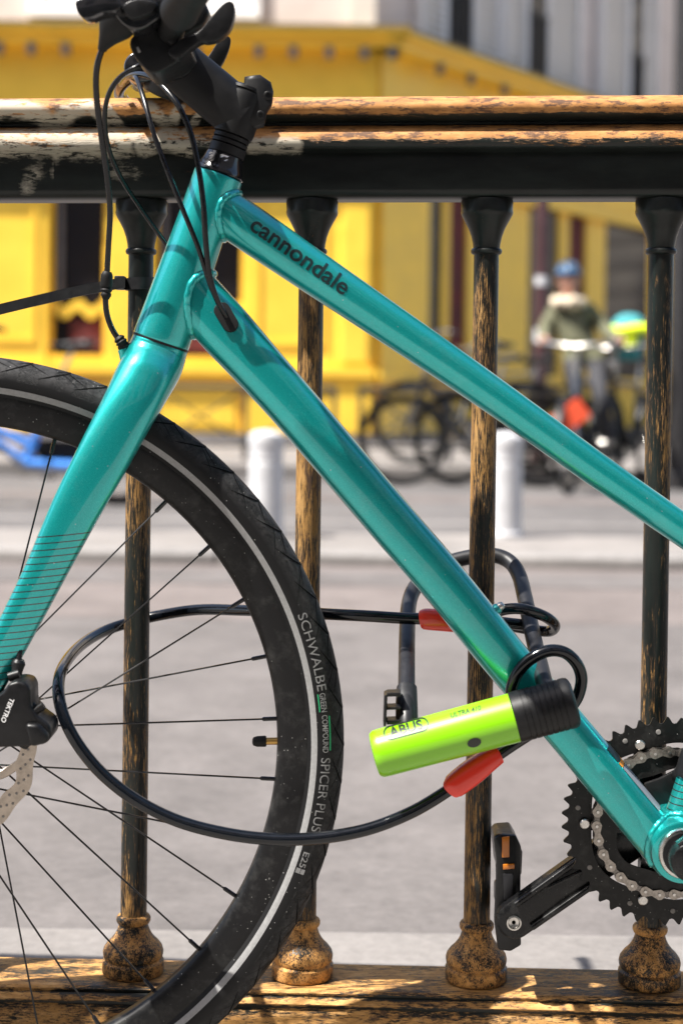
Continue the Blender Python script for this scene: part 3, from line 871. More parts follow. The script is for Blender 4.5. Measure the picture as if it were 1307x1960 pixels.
# valve
thv, _ = theta_of(522, 1428); thv = theta_of(530, 1428)[0]
vr = lambda r: wheel_pt(WC, E1, E2, NN, r, thv, 0)
vs = mesh_obj('valve_stem', tube([vr(0.312), vr(0.288)], 0.0036, 12, 1), M['brass'], bike)
mesh_obj('valve_cap', lathe([(0, 0.0048), (0.001, 0.0054), (0.009, 0.0052), (0.0125, 0.0040), (0.0135, 0.002)], vr(0.299), vr(0.28) - vr(0.30), 14), M['rubber'], vs)

# ---- brake caliper on the near fork leg
cal = mesh_obj('brake_caliper', merge(
    prism(pxpoly([(-30, 1425), (-18, 1340), (14, 1318), (24, 1302), (40, 1297), (58, 1301), (65, 1312), (66, 1345), (80, 1364), (100, 1378), (105, 1390), (104, 1406), (94, 1417), (62, 1421)], -.078), -.096, -.052, 0.0045, 3),
    prism(pxpoly([(18, 1418), (44, 1400), (62, 1418), (52, 1436), (44, 1433)], -.07), -.072, -.048, 0.002),
    prism(pxpoly([(60, 1372), (86, 1372), (105, 1392), (104, 1408), (72, 1416)], -.07), -.104, -.060, 0.004, 3)), M['plastic'], bike, angle=50)
cb = bvh_of(cal)
V2, F2 = text_vf('TEKTRO', bold=0.02, shear=0.15)
wdt = max(p[0] for p in V2) - min(p[0] for p in V2)
mesh_obj('lettering', stick(V2, F2, (15, 1359), R(112), 48 / wdt, cb), M['print_white'], cal, smooth=False)
p0, p1 = at(66, 1363, -.09), at(84, 1350, -.09)
mesh_obj('bleed_screw', merge(tube([p0, p1], .004, 10, 1), tube([at(62, 1350, -.085), at(78, 1358, -.085)], .0032, 10, 1)), M['black'], cal)
mesh_obj('hose_fitting', merge(tube([tuple(at(30, 1300, -.07)) + (.0052,), tuple(at(34, 1282, -.068)) + (.0052,), tuple(at(36, 1270, -.066)) + (.0066,), tuple(at(38, 1262, -.066)) + (.0045,)], .005, 12, 2), tube([at(18, 1296, -.075), at(38, 1290, -.075)], .0045, 10, 1)), M['black'], cal)

# ---- headset, spacers, stem, bar
def ax_at(t): return A1 + AX * t
cover = mesh_obj('headset_cover', lathe([(0.0005, 0.0225), (0.001, 0.0236), (0.003, 0.0236), (0.0055, 0.0222), (0.011, 0.0200), (0.0175, 0.0186), (0.0195, 0.0182), (0.0197, 0.0172)], A1, AX, 48), M['gloss'], bike, angle=35)
cvb = bvh_of(cover)
for (x, y, L, hh) in ((413, 296, 26, 4), (417, 302, 32, 4), (428, 298, 14, 3)):
    V2 = [(-.5 * L, -.5 * hh), (.5 * L, -.5 * hh), (.5 * L + 4, .5 * hh), (-.5 * L + 4, .5 * hh)]
    vf = stick(V2, [(0, 1, 2, 3)], (x, y), R(18), 1.0, cvb, 0.0008)
    if vf[1]: mesh_obj('printed_bar', vf, M['print_white'], cover, smooth=False)
for h0, h1, rr in ((0.0200, 0.0292, 0.0176), (0.0297, 0.0342, 0.0174), (0.0347, 0.0392, 0.0174)):
    mesh_obj('headset_spacer', lathe([(h0, rr - .001), (h0 + .0006, rr), (h1 - .0006, rr), (h1, rr - .001)], A1, AX, 40), M['satin'], bike, angle=35)
BARC = at(330, 116, 0)             # bar centre on the steering plane
SC = ax_at(0.0395 + 0.020)
def onplane(p): return p - NN * ((p - A0).dot(NN))
BARC = onplane(BARC)
stem_clamp = lathe([(0.0395, 0.0165), (0.0403, 0.0188), (0.045, 0.0196), (0.076, 0.0200), (0.0815, 0.0192), (0.0835, 0.0165)], A1, AX, 40)
jn = ax_at(0.060)
stl = [tuple(jn + (jn - BARC).normalized() * 0.004) + (.0235, .0200), tuple(jn.lerp(BARC, .25)) + (.0240, .0195), tuple(jn.lerp(BARC, .55)) + (.0238, .0190), tuple(jn.lerp(BARC, .8)) + (.0236, .0200), tuple(jn.lerp(BARC, 1.0)) + (.0232, .0225), tuple(jn.lerp(BARC, 1.12)) + (.0205, .0225), tuple(jn.lerp(BARC, 1.18)) + (.015, .0215)]
body = loft(stl, 6, 36, 2.5, vdir=NN)
ring_ = lathe([(-.0245, .0180), (-.0255, .0215), (-.0245, .0226), (.0245, .0226), (.0255, .0215), (.0245, .0180)], BARC, NN, 40)
# pinch block at the back of the steerer clamp
def cl(px, py): return onplane(at(px, py, 0))
blk = [cl(468, 150), cl(497, 146), cl(518, 160), cl(523, 178), cl(521, 200), cl(512, 214), cl(506, 240), cl(486, 247), cl(462, 236)]
mid = sum(blk, Vector()) / len(blk)
rows = []
for wv, s_ in ((-.0165, .82), (-.0145, .96), (-.010, 1.0), (.010, 1.0), (.0145, .96), (.0165, .82)):
    rows.append([mid + (p - mid) * s_ + NN * wv for p in blk])
stem = mesh_obj('stem', merge(stem_clamp, body, ring_, rings(rows)), M['satin'], bike, angle=45)
for px, py in ((512, 187), (498, 224)):
    p = cl(px, py) - NN * 0.0142
    mesh_obj('bolt', lathe([(0, .0042), (-.0026, .0042), (-.0030, .0036), (-.0030, .0022), (-.0012, .0020)], p, NN, 14), M['black'], stem)
mesh_obj('top_cap', lathe([(0.083, 0.0170), (0.0845, 0.0185), (0.087, 0.0180), (0.0885, 0.0150)], A1, AX, 36), M['black'], stem)
# handlebar: swept slightly back, from near end to far end
bard = lambda s, r: tuple(BARC + NN * s + E1 * (0.22 * max(0, abs(s) - 0.10) ** 1.3 + 0.0) + E2 * (0.06 * max(0, abs(s) - .05)))
bar = mesh_obj('handlebar', tube([bard(-.31, 0) + (.0112,), bard(-.2, 0) + (.0112,), bard(-.12, 0) + (.0115,), bard(-.065, 0) + (.0142,), bard(-.03, 0) + (.0159,), bard(.03, 0) + (.0159,), bard(.065, 0) + (.0142,), bard(.12, 0) + (.0115,), bard(.2, 0) + (.0112,), bard(.31, 0) + (.0112,)], .012, 24, 4), M['satin'], bike)
for s_ in (-1, 1):
    mesh_obj('grip', tube([bard(s_ * .19, 0) + (.0165,), bard(s_ * .24, 0) + (.0158,), bard(s_ * .30, 0) + (.0162,), bard(s_ * .318, 0) + (.0155,)], .016, 20, 4), M['rubber'], bar)

def controls(sgn):
    """shifter pod with paddle, brake perch and lever, for the near (-1) or far (+1) end of the bar"""
    b0 = Vector(bard(sgn * 0.100, 0)); b1 = Vector(bard(sgn * 0.135, 0))
    nn_ = NN * sgn
    def L(f, u, s): return b0 + E1 * f + E2 * u + nn_ * s      # f backwards, u up, s outwards
    # shifter: clamp band + pod hanging below and ahead of the bar + paddle
    band = lathe([(-.007, .0125), (-.0065, .0165), (.0065, .0165), (.007, .0125)], b0, NN, 28)
    pod = lathe([(-.020, .0195), (-.0185, .0220), (-.006, .0232), (.010, .0226), (.0145, .0195), (.0155, .006)], L(-.006, -.012, -.008), (E2 * -0.93 + E1 * -0.40 + NN * .12).normalized(), 32)
    blockp = prism_local([(-.022, -.004), (-.006, .010), (.014, .008), (.020, -.006), (.004, -.020), (-.014, -.022)], b0, E1, E2, nn_, -.012, .020, .003)
    sh = mesh_obj('shifter', merge(band, pod, blockp), M['plastic'], bike, angle=40)
    pad_o = [(.006, -.014), (.026, -.010), (.040, .000), (.050, .014), (.056, .030), (.0555, .0375), (.049, .0385), (.043, .032), (.034, .018), (.020, .006), (.006, .0)]
    pd = mesh_obj('shift_paddle', prism_local(smooth_poly(pad_o, 3), b0 - E2 * .004, E1, E2, nn_, -.022, -.008, .0035), M['plastic'], sh, angle=50)
    mesh_obj('clamp_bolt', tube([L(.004, .018, -.002), L(.004, .018, .010)], .0036, 10, 1), M['chrome'], sh)
    # brake perch
    b1c = b1
    perch = merge(lathe([(-.008, .0125), (-.0075, .0170), (.0075, .0170), (.008, .0125)], b1, NN, 28),
                  prism_local(smooth_poly([(-.052, -.004), (-.046, .012), (-.022, .018), (.0, .014), (.002, -.012), (-.020, -.014), (-.040, -.016)], 3), b1, E1, E2, nn_, -.060, .012, .004))
    br = mesh_obj('brake_lever', perch, M['gloss'], bike, angle=45)
    lev = tube([tuple(b1 + E1 * -.034 + E2 * .004 + nn_ * -.018) + (.008,), tuple(b1 + E1 * -.055 + E2 * -.006 + nn_ * .004) + (.0075,), tuple(b1 + E1 * -.062 + E2 * -.012 + nn_ * .05) + (.0070,), tuple(b1 + E1 * -.058 + E2 * -.014 + nn_ * .10) + (.0072,), tuple(b1 + E1 * -.060 + E2 * -.014 + nn_ * .118) + (.0085,)], .007, 14, 6)
    mesh_obj('lever_blade', lev, M['gloss'], br)
    return sh, br
def prism_local(poly, o, ex, ey, ez, z0, z1, bev):
    V, F = prism(poly, z0, z1, bev)
    return [o + ex * v.x + ey * v.z + ez * v.y for v in V], F
controls(1)
def pxpart(name, poly, y0, y1, mat, parent, bev=.004, sub=3):
    ym = min(y0, y1)
    pl_ = smooth_poly(poly, sub) if sub > 1 else poly
    return mesh_obj(name, prism(pxpoly(pl_, ym), y0, y1, bev, 3), mat, parent, angle=50)
shf = pxpart('shifter', [(249, 86), (254, 70), (276, 56), (300, 38), (322, 50), (346, 76), (366, 92), (352, 110), (328, 125), (304, 138), (286, 138), (270, 122), (257, 106)], -.130, -.070, M['plastic'], bike, .006)
pxpart('shift_paddle', [(322, 100), (344, 76), (378, 62), (400, 38), (424, 10), (438, 2), (448, 8), (448, 30), (440, 55), (420, 74), (398, 80), (384, 80), (360, 97), (340, 112)], -.146, -.130, M['plastic'], shf, .004)
pxpart('clamp_band', [(296, 24), (306, 12), (318, 18), (330, 44), (343, 70), (334, 84), (322, 80), (308, 56)], -.140, -.085, M['satin'], shf, .003)
pxpart('shifter_cover', [(300, 8), (340, -12), (386, -10), (402, 22), (392, 44), (366, 60), (344, 70), (322, 44)], -.128, -.090, M['plastic'], shf, .004, 1)
pxpart('indicator_window', [(261, 90), (266, 89), (270, 99), (265, 101)], -.1315, -.129, M['print_grey'], shf, .0004, 1)
mesh_obj('clamp_bolt', tube([at(322, 26, -.135), at(342, 22, -.135)], .0045, 12, 1), M['chrome'], shf)
brl = pxpart('brake_lever', [(212, 14), (222, -8), (280, -30), (332, -16), (328, 14), (300, 38), (270, 56), (244, 52), (226, 36)], -.165, -.125, M['gloss'], bike, .006)
pxpart('lever_blade', [(145, 8), (150, 0), (176, -6), (214, -8), (232, 8), (222, 20), (196, 24), (168, 35), (152, 28)], -.185, -.160, M['gloss'], brl, .005)
pxpart('lever_pivot', [(236, 10), (262, -2), (300, 4), (292, 22), (262, 34), (244, 30)], -.176, -.164, M['plastic'], brl, .003)

# cables
def cpts(L): return [at(x, y, Yy) for x, y, Yy in L]
boot0, boot1 = at(236, 38, -.13), at(198, 92, -.115)
bt = mesh_obj('hose_boot', loft([tuple(at(236, 28, -.14)) + (.0185, .012), tuple(at(222, 48, -.135)) + (.0165, .011), tuple(at(208, 72, -.125)) + (.0088, .008), tuple(at(199, 88, -.117)) + (.0050, .005), tuple(at(196, 96, -.115)) + (.0040, .0040)], 5, 20, 2.2), M['rubber'], bike)
mesh_obj('brake_hose', tube(cpts([(197, 90, -.115), (186, 130, -.11), (185, 180, -.10), (193, 250, -.085), (204, 325, -.065), (211, 400, -.05), (208, 470, -.035), (205, 530, -.025), (203, 585, -.02), (213, 625, -.016), (237, 664, -.013)]), .0028, 14, 8), M['hose'], bike)
def collar_on(pts, name='hose_grommet'):
    return mesh_obj(name, tube(pts, .005, 16, 3), M['rubber'], bike)
collar_on([tuple(at(206, 520, -.026)) + (.0042,), tuple(at(205, 528, -.026)) + (.0058,), tuple(at(204, 548, -.025)) + (.0058,), tuple(at(204, 551, -.025)) + (.0044,), tuple(at(204, 555, -.025)) + (.0058,), tuple(at(203.5, 560, -.025)) + (.0044,), tuple(at(203.5, 564, -.025)) + (.0052,), tuple(at(203, 572, -.024)) + (.0034,)])
collar_on([tuple(at(226, 645, -.014)) + (.0036,), tuple(at(229, 649, -.014)) + (.0056,), tuple(at(231, 652, -.014)) + (.0046,), tuple(at(233, 655, -.014)) + (.006,), tuple(at(235, 658, -.014)) + (.0048,), tuple(at(237, 662, -.013)) + (.006,), tuple(at(240, 668, -.013)) + (.005,)])
mesh_obj('shift_cable', tube(cpts([(292, 118, -.07), (262, 128, -.08), (228, 150, -.075), (207, 185, -.065), (201, 230, -.05), (209, 285, -.03), (232, 340, -.005), (264, 390, .02), (296, 436, .034), (330, 482, .036), (370, 540, .034)]), .0023, 12, 8), M['hose'], bike)
mesh_obj('shift_cable', tube(cpts([(232, 162, .10), (245, 148, .04), (268, 142, .0), (298, 153, -.03), (335, 192, -.05), (363, 248, -.056), (380, 320, -.056), (390, 395, -.054), (394, 460, -.05), (401, 525, -.044), (416, 575, -.036), (434, 606, -.022)]), .0027, 14, 8), M['hose'], bike)
mesh_obj('brake_hose', tube(cpts([(255, 146, .03), (263, 153, -.01), (276, 190, -.035), (293, 250, -.05), (320, 325, -.054), (352, 405, -.052), (380, 475, -.048), (399, 535, -.042), (418, 580, -.034), (440, 616, -.02)]), .0024, 12, 8), M['hose'], bike)
mesh_obj('caliper_hose', tube(cpts([(36, 1268, -.066), (40, 1235, -.06), (44, 1200, -.05), (46, 1170, -.04)]), .0027, 10, 6), M['hose'], bike)

# ---- cranks, chainrings, chain, pedal
CC = at(1276, 1574, 0.045)
def ring_gear(rt, rr, ri, n, y0, y1, wob=0.0):
    out, inn = [], []
    for i in range(n):
        for fr, r in ((0.0, rr), (0.16, rr + (rt - rr) * .12), (0.36, rr + (rt - rr) * .75), (0.46, rt), (0.58, rt), (0.66, rr + (rt - rr) * .7), (0.84, rr + (rt - rr) * .1)):
            a = 2 * math.pi * (i + fr) / n; out.append((r * math.cos(a), r * math.sin(a)))
            q = ri + wob * math.cos(5 * a); inn.append((q * math.cos(a), q * math.sin(a)))
    k_ = len(out); V, F = [], []
    for y in (y0, y1):
        for L in (out, inn): V += [Vector((CC.x + x, y, CC.z + z)) for x, z in L]
    for i in range(k_):
        j = (i + 1) % k_
        F += [(i, j, k_ + j, k_ + i), (2 * k_ + i, 3 * k_ + i, 3 * k_ + j, 2 * k_ + j), (i, 2 * k_ + i, 2 * k_ + j, j), (k_ + i, k_ + j, 3 * k_ + j, 3 * k_ + i)]
    return V, F
big = mesh_obj('outer_chainring', ring_gear(.1035, .0970, .0770, 46, .0490, .0512, .0030), M['ring'], bike, angle=30)
mesh_obj('chain_guard_plate', ring_gear(.0745, .0738, .0560, 46, .0452, .0478), M['ring'], big, angle=30)
small = mesh_obj('inner_chainring', ring_gear(.0735, .0680, .0530, 34, .0405, .0428, .0035), M['ring'], bike, angle=30)
for k_ in range(5):
    a = R(38 + 72 * k_)
    u_ = Vector((math.cos(a), 0, math.sin(a))); v_ = Vector((-u_.z, 0, u_.x))
    V = []
    for y in (.052, .060):
        for r_, h_ in ((.010, .016), (.05, .011), (.084, .007), (.084, -.007), (.05, -.011), (.010, -.016)): V.append(Vector((CC.x, y, CC.z)) + u_ * r_ + v_ * h_)
    F = [(0, 1, 2, 3, 4, 5), (11, 10, 9, 8, 7, 6)] + [(i, (i + 1) % 6, 6 + (i + 1) % 6, 6 + i) for i in range(6)]
    mesh_obj('spider_arm', (V, F), M['crank'], big, smooth=False)
    mesh_obj('chainring_bolt', lathe([(0, .005), (-.004, .005), (-.005, .004), (-.005, .002)], Vector((CC.x, .049, CC.z)) + u_ * .081, (0, 1, 0), 14), M['chrome'], big)
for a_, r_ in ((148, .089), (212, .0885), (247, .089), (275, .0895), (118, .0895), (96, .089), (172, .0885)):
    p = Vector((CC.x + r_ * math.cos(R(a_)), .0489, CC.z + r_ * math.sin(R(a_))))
    mesh_obj('hole_disc', lathe([(0, .0026), (-.0005, .0024), (-.0006, .0015)], p, (0, 1, 0), 10), M['granite'], big)  # pale discs painted as bright ground seen through small holes in the ring
# chain links round the inner ring
pitch = 0.01425; rch = 0.0705
nl = 2 * math.pi * rch / pitch
def link_vf(outer):
    hw = 0.0052 if outer else 0.0046; y0 = 0.0030 if outer else 0.0020
    vfs = []
    P = []
    for sx in (1, -1):
        for q in range(7):
            a = (-90 + 30 * q) if sx > 0 else (90 + 30 * q)
            P.append((sx * pitch / 2 + hw * math.cos(R(a)), hw * math.sin(R(a))))
        P.append((0, hw * 0.5 * (1 if sx > 0 else -1)))
    for s_ in (-1, 1): vfs.append(prism(P, s_ * y0 - .0005, s_ * y0 + .0005))
    if outer:
        for sx in (1, -1): vfs.append(tube([(sx * pitch / 2, -.0042, 0), (sx * pitch / 2, .0042, 0)], .0017, 10, 1))
    else:
        for sx in (1, -1): vfs.append(tube([(sx * pitch / 2, -.0022, 0), (sx * pitch / 2, .0022, 0)], .0038, 10, 1))
    return merge(*vfs)
cy = 0.0416
path = []
th = R(92)
path = [Vector((CC.x + rch * math.cos(R(90)) + pitch * (12 - i), cy, CC.z + rch - 0.0016 * (12 - i))) for i in range(12)]
nwrap = int(math.pi * rch / pitch)
for i in range(nwrap + 1):
    a = R(90) + i * pitch / rch; path.append(Vector((CC.x + rch * math.cos(a), cy, CC.z + rch * math.sin(a))))
for i in range(1, 14): path.append(path[-1] + Vector((pitch, 0, 0.0004)))
chain = None; lk = [None, None]
for i in range(len(path) - 1):
    a, b_ = path[i], path[i + 1]; c = (a + b_) / 2; ang = math.atan2(b_.z - a.z, b_.x - a.x); o_ = i % 2
    if chain is None:
        chain = mesh_obj('chain', merge(*[tube([q - Vector((0, .0045, 0)), q + Vector((0, .0045, 0))], .0015, 8, 1) for q in path]), M['chrome'], bike, angle=35)
    if lk[o_] is None:
        lk[o_] = mesh_obj('chain_link', link_vf(o_ == 0), M['chain'] if o_ == 0 else M['chain_dark'], chain, angle=35); q = lk[o_]
    else: q = dup(lk[o_], chain)
    q.location = c; q.rotation_euler = (0, -ang, 0)
# near-side bearing cup, spindle cap
cup = mesh_obj('bottom_bracket_cup', lathe([(-.0366, .0215), (-.0366, .0238), (-.0400, .0240), (-.0420, .0230), (-.0425, .0160)], BB, (0, 1, 0), 44), M['chrome'], bike, angle=30)
mesh_obj('bearing_seal', lathe([(-.0380, .0205), (-.0440, .0205), (-.0450, .0150)], BB, (0, 1, 0), 40), M['black'], cup, angle=30)
# near crank points up and back, far crank down and forward
FAR = at(980, 1757, 0.078)
cdir = (FAR - Vector((CC.x, .078, CC.z))); cdir.y = 0; clen = cdir.length; cdir.normalize(); cnor = Vector((-cdir.z, 0, cdir.x))
def crank_vf(o, dr, y0, y1):
    nr = Vector((-dr.z, 0, dr.x))
    rows = []
    for y, s_ in ((y0, .86), (y0 + .002 * (1 if y1 > y0 else -1), 1.0), (y1 - .002 * (1 if y1 > y0 else -1), 1.0), (y1, .86)):
        row = []
        prof_ = [(0, .0205), (.04, .0200), (.10, .0185), (clen, .0180)]
        for h_, w_ in prof_: row.append(o + dr * h_ + nr * (w_ * s_) + Vector((0, y, 0)))
        for q in range(1, 10):
            a = R(90 - 18 * q); row.append(o + dr * (clen + .0165 * s_ * math.cos(a)) + nr * (.0180 * s_ * math.sin(a)) + Vector((0, y, 0)))
        for h_, w_ in reversed(prof_): row.append(o + dr * h_ - nr * (w_ * s_) + Vector((0, y, 0)))
        rows.append(row)
    return rings(rows)
O0 = Vector((CC.x, 0, CC.z))
far_c = mesh_obj('crank_arm', merge(crank_vf(O0, cdir, .0640, .0800), lathe([(.030, .0150), (.066, .0150)], O0, (0, 1, 0), 24)), M['crank'], bike, angle=40)
# raised ribs along the crank arm leave the hollow back the photograph shows
for s_ in (-1, 1):
    a, c = O0 + cdir * .085 + cnor * (s_ * .0145) + Vector((0, .0625, 0)), O0 + cdir * (clen - .012) + cnor * (s_ * .0140) + Vector((0, .0625, 0))
    mesh_obj('crank_rib', tube([a, c], .0034, 10, 1), M['crank'], far_c)
mesh_obj('crank_rib', tube([O0 + cdir * .092 + Vector((0, .064, 0)) - cnor * .002, O0 + cdir * .135 + Vector((0, .064, 0)) - cnor * .0095], .0022, 8, 1), M['crank'], far_c)
pc = O0 + cdir * clen
mesh_obj('pedal_eye', lathe([(.0640, .0068), (.0610, .0074), (.0606, .0060), (.0630, .0050), (.0640, .002)], pc, (0, 1, 0), 24), M['chrome'], far_c)
near_c = mesh_obj('crank_arm', merge(crank_vf(BB + Vector((0, 0, 0)), -cdir, -.0560, -.0700), lathe([(-.0430, .0170), (-.0640, .0185), (-.0720, .0175), (-.0735, .012)], BB, (0, 1, 0), 32)), M['crank'], bike, angle=40)
# far pedal: cage standing upright
def P_(px, py, Yy): return at(px, py, Yy)
ped = thing  # name kept free
cage = merge(prism(pxpoly([(944, 1602), (958, 1594), (986, 1596), (996, 1618), (994, 1740), (996, 1806), (976, 1818), (952, 1815), (945, 1760), (950, 1650)], .092), .086, .096, .002),
             prism(pxpoly([(944, 1600), (952, 1592), (980, 1590), (992, 1610), (990, 1655), (950, 1660)], .135), .096, .172, .002),
             prism(pxpoly([(950, 1700), (982, 1700), (982, 1742), (950, 1742)], .13), .096, .168, .004),
             prism(pxpoly([(946, 1608), (988, 1606), (984, 1725), (950, 1725)], .17), .164, .172, .002))
pedal = mesh_obj('pedal', cage, M['plastic'], bike, angle=40)
mesh_obj('reflector', prism(pxpoly([(960, 1602), (974, 1600), (974, 1640), (960, 1641)], .0855), .0835, .0862, .0006), M['amber'], pedal)
mesh_obj('reflector', prism(pxpoly([(962, 1654), (984, 1652), (984, 1662), (962, 1664)], .0855), .0835, .0862, .0006), M['amber'], pedal)
mesh_obj('pedal_window', prism(pxpoly([(962, 1672), (982, 1672), (980, 1722), (964, 1722)], .0855), .0840, .0864, .0008), M['shackle'], pedal)
# front derailleur cage
mesh_obj('front_derailleur', merge(prism(pxpoly([(1232, 1500), (1262, 1490), (1300, 1470), (1340, 1450), (1352, 1470), (1310, 1510), (1290, 1560), (1262, 1556)], .03), .030, .036, .002),
         tube([at(1300, 1480, .02), at(1330, 1500, 0)], .010, 12, 1), lathe([(-.012, .0195), (-.012, .0212), (.012, .0212), (.012, .0195)], BB + sdir * .075, sdir, 28)), M['black'], bike)
# ---- rear half of the bicycle
RA = Vector((BB.x + 0.445, 0, WC.z))
e1, e2, nn0 = Vector((1, 0, 0)), Vector((0, 0, 1)), Vector((0, 1, 0))
tyre_mesh(RA, e1, e2, nn0, bike)
rrim = rim_mesh(RA, e1, e2, nn0, bike); spokes(RA, e1, e2, nn0, rrim, 0.05)
mesh_obj('hub', lathe([(-.06, .006), (-.05, .010), (-.035, .012), (-.033, .027), (-.028, .027), (-.022, .014), (.02, .014), (.028, .027), (.034, .036), (.05, .022), (.06, .006)], RA, nn0, 24), M['black'], bike)
stt = BB + sdir * .355
for s_ in (-1, 1):
    mesh_obj('chain_stay', tube([tuple(BB + Vector((.01, s_ * .022, .004))) + (.012,), tuple(BB.lerp(RA, .4) + Vector((0, s_ * .034, 0))) + (.0105,), tuple(RA + Vector((0, s_ * .062, 0))) + (.008,)], .01, 16, 6), M['teal'], bike)
    mesh_obj('seat_stay', tube([tuple(stt + Vector((.006, s_ * .014, 0))) + (.008,), tuple(stt.lerp(RA, .4) + Vector((0, s_ * .042, 0))) + (.0075,), tuple(RA + Vector((0, s_ * .062, 0))) + (.007,)], .008, 16, 6), M['teal'], bike)
mesh_obj('seat_post', tube([BB + sdir * .39, BB + sdir * .60], .0136, 20, 1), M['satin'], bike)
sd = BB + sdir * .62
mesh_obj('saddle', loft([tuple(sd + Vector((-.14, 0, .0))) + (.010, .012), tuple(sd + Vector((-.10, 0, .004))) + (.017, .020), tuple(sd + Vector((0, 0, .0))) + (.020, .030), tuple(sd + Vector((.08, 0, .008))) + (.024, .066), tuple(sd + Vector((.125, 0, .016))) + (.018, .070), tuple(sd + Vector((.14, 0, .017))) + (.010, .05)], 6, 28, 2.4), M['rubber'], bike)

# ================================================================== lock and cable
lock = thing('u_lock', 'lime green and black U-lock holding the teal frame to a baluster', 'lock', at(905, 1400, -.03))
LY = -0.062
la, lb = at(716, 1445, LY), at(1098, 1343, LY - .004)
ld = (lb - la).normalized(); ll = (lb - la).length
def lpos(s): return la + ld * (s * ll)
r0 = 0.0221
limp = [(0.0, r0 * .78), (.0008, r0 * .90), (.004, r0 * .985), (.009, r0), (.70 * ll, r0 * 1.03), (.70 * ll + .0006, r0 * .97)]
body = mesh_obj('lock_body', lathe(limp, la, ld, 56), M['lime'], lock, angle=40)
sl = [(.70 * ll, r0 * 1.01), (.70 * ll + .001, r0 * 1.055)]
for i in range(8):
    h = .70 * ll + .010 + .0052 * i
    sl += [(h, r0 * 1.065), (h + .0002, r0 * 1.038), (h + .0009, r0 * 1.038), (h + .0011, r0 * 1.067)]
sl += [(ll * .975, r0 * 1.075), (ll * .992, r0 * 1.03), (ll, r0 * .93), (ll + .001, r0 * .8)]
mesh_obj('end_sleeve', lathe(sl, la, ld, 56), M['black'], lock, angle=25)
lbv = bvh_of(body)
lang = math.atan2(-102, 382)
V2, F2 = text_vf('ABUS', bold=0.03, xs=1.12)
wdt = max(p[0] for p in V2) - min(p[0] for p in V2)
mesh_obj('lettering', stick(V2, F2, (777, 1395), lang, 66 / wdt, lbv), M['print_black'], body, smooth=False)
V2, F2 = text_vf('ULTRA 410', bold=0.008, shear=0.2, maxlen=0.3)
wdt = max(p[0] for p in V2) - min(p[0] for p in V2)
mesh_obj('lettering', stick(V2, F2, (890, 1363), lang, 60 / wdt, lbv), M['print_black'], body, smooth=False)
# oval outline round the name
oo = pill(0, 0, 31, 13.5, 0, 8); V2 = [(x, y) for x, y in oo] + [(x * (1 - 2.4 / 44), y * (1 - 2.4 / 13.5)) for x, y in oo]; k_ = len(oo)
mesh_obj('printed_oval', stick(V2, [(i, (i + 1) % k_, k_ + (i + 1) % k_, k_ + i) for i in range(k_)], (777, 1395), lang, 1.0, lbv), M['print_black'], body, smooth=False)
kh = [(13.5 * math.cos(2 * math.pi * i / 24), 8.6 * math.sin(2 * math.pi * i / 24)) for i in range(24)]
vf = stick(kh + [(x * .8, y * .8) for x, y in kh] + [(0, 0)], [(i, (i + 1) % 24, 24 + (i + 1) % 24, 24 + i) for i in range(24)] + [(24 + i, 24 + (i + 1) % 24, 48) for i in range(24)], (907, 1421), lang, 1.0, lbv, .0006)
mesh_obj('keyhole', vf, M['print_black'], body)
# shackle
YB = 0.182
sh_pts = [lpos(.165), at(778, 1360, -.045), at(778, 1290, .005), at(779, 1210, .08), at(782, 1158, .135), at(792, 1128, .162), at(812, 1104, .177), at(850, 1080, YB), at(900, 1066, YB + .002), at(945, 1063, YB), at(976, 1076, .174), at(993, 1102, .155), at(1003, 1140, .12), at(1018, 1210, .06), at(1032, 1270, .0), at(1046, 1330, -.05), lpos(.86)]
mesh_obj('shackle', tube(sh_pts, .0081, 20, 6), M['shackle'], lock)
# plastic foot with a slotted clip at the left leg
mesh_obj('shackle_foot', loft([tuple(at(778, 1320, -.02)) + (.0098, .0098), tuple(at(778, 1350, -.035)) + (.0104, .0104), tuple(lpos(.165)) + (.0108, .0108)], 3, 24, 2.6), M['shackle'], lock)
clip = [prism(pxpoly([(735, 1326), (741, 1324), (738, 1384), (733, 1385)], -.045), -.060, -.035, .0008)]
for y0_, y1_ in ((1322, 1329), (1349, 1354), (1374, 1382)):
    clip.append(prism(pxpoly([(740, y0_), (766, y0_ - 1), (766, y1_ - 1), (739, y1_)], -.045), -.058, -.038, .0006))
mesh_obj('clip', merge(*clip), M['plastic'], lock, smooth=False)

loop = thing('lock_cable', 'glossy black looped steel cable with red end sleeves threaded through the wheel', 'cable', at(500, 1600, 0))
cp = [(1000, 1196, .085), (940, 1190, .075), (880, 1188, .062), (820, 1185, .055), (765, 1183, .055), (700, 1179, .056), (620, 1175, .062), (540, 1171, .085), (460, 1168, .125), (380, 1167, .16), (310, 1177, .183), (255, 1190, .184), (205, 1206, .165), (165, 1228, .12), (135, 1256, .06), (116, 1290, -.005), (113, 1330, -.04), (124, 1375, -.052), (150, 1425, -.054), (195, 1480, -.054), (260, 1531, -.055), (340, 1571, -.058), (430, 1595, -.062), (520, 1606, -.064), (610, 1604, -.064), (700, 1588, -.062), (780, 1558, -.056), (840, 1524, -.05), (900, 1482, -.042), (955, 1443, -.034), (1005, 1410, -.026), (1060, 1376, -.024), (1098, 1345, -.026), (1112, 1305, -.03), (1104, 1272, -.034), (1080, 1249, -.038), (1048, 1246, -.04), (1014, 1262, -.04), (990, 1288, -.038), (978, 1322, -.034), (985, 1350, -.03)]
mesh_obj('cable_loop', tube(cpts(cp), .0058, 18, 6), M['cable'], loop)
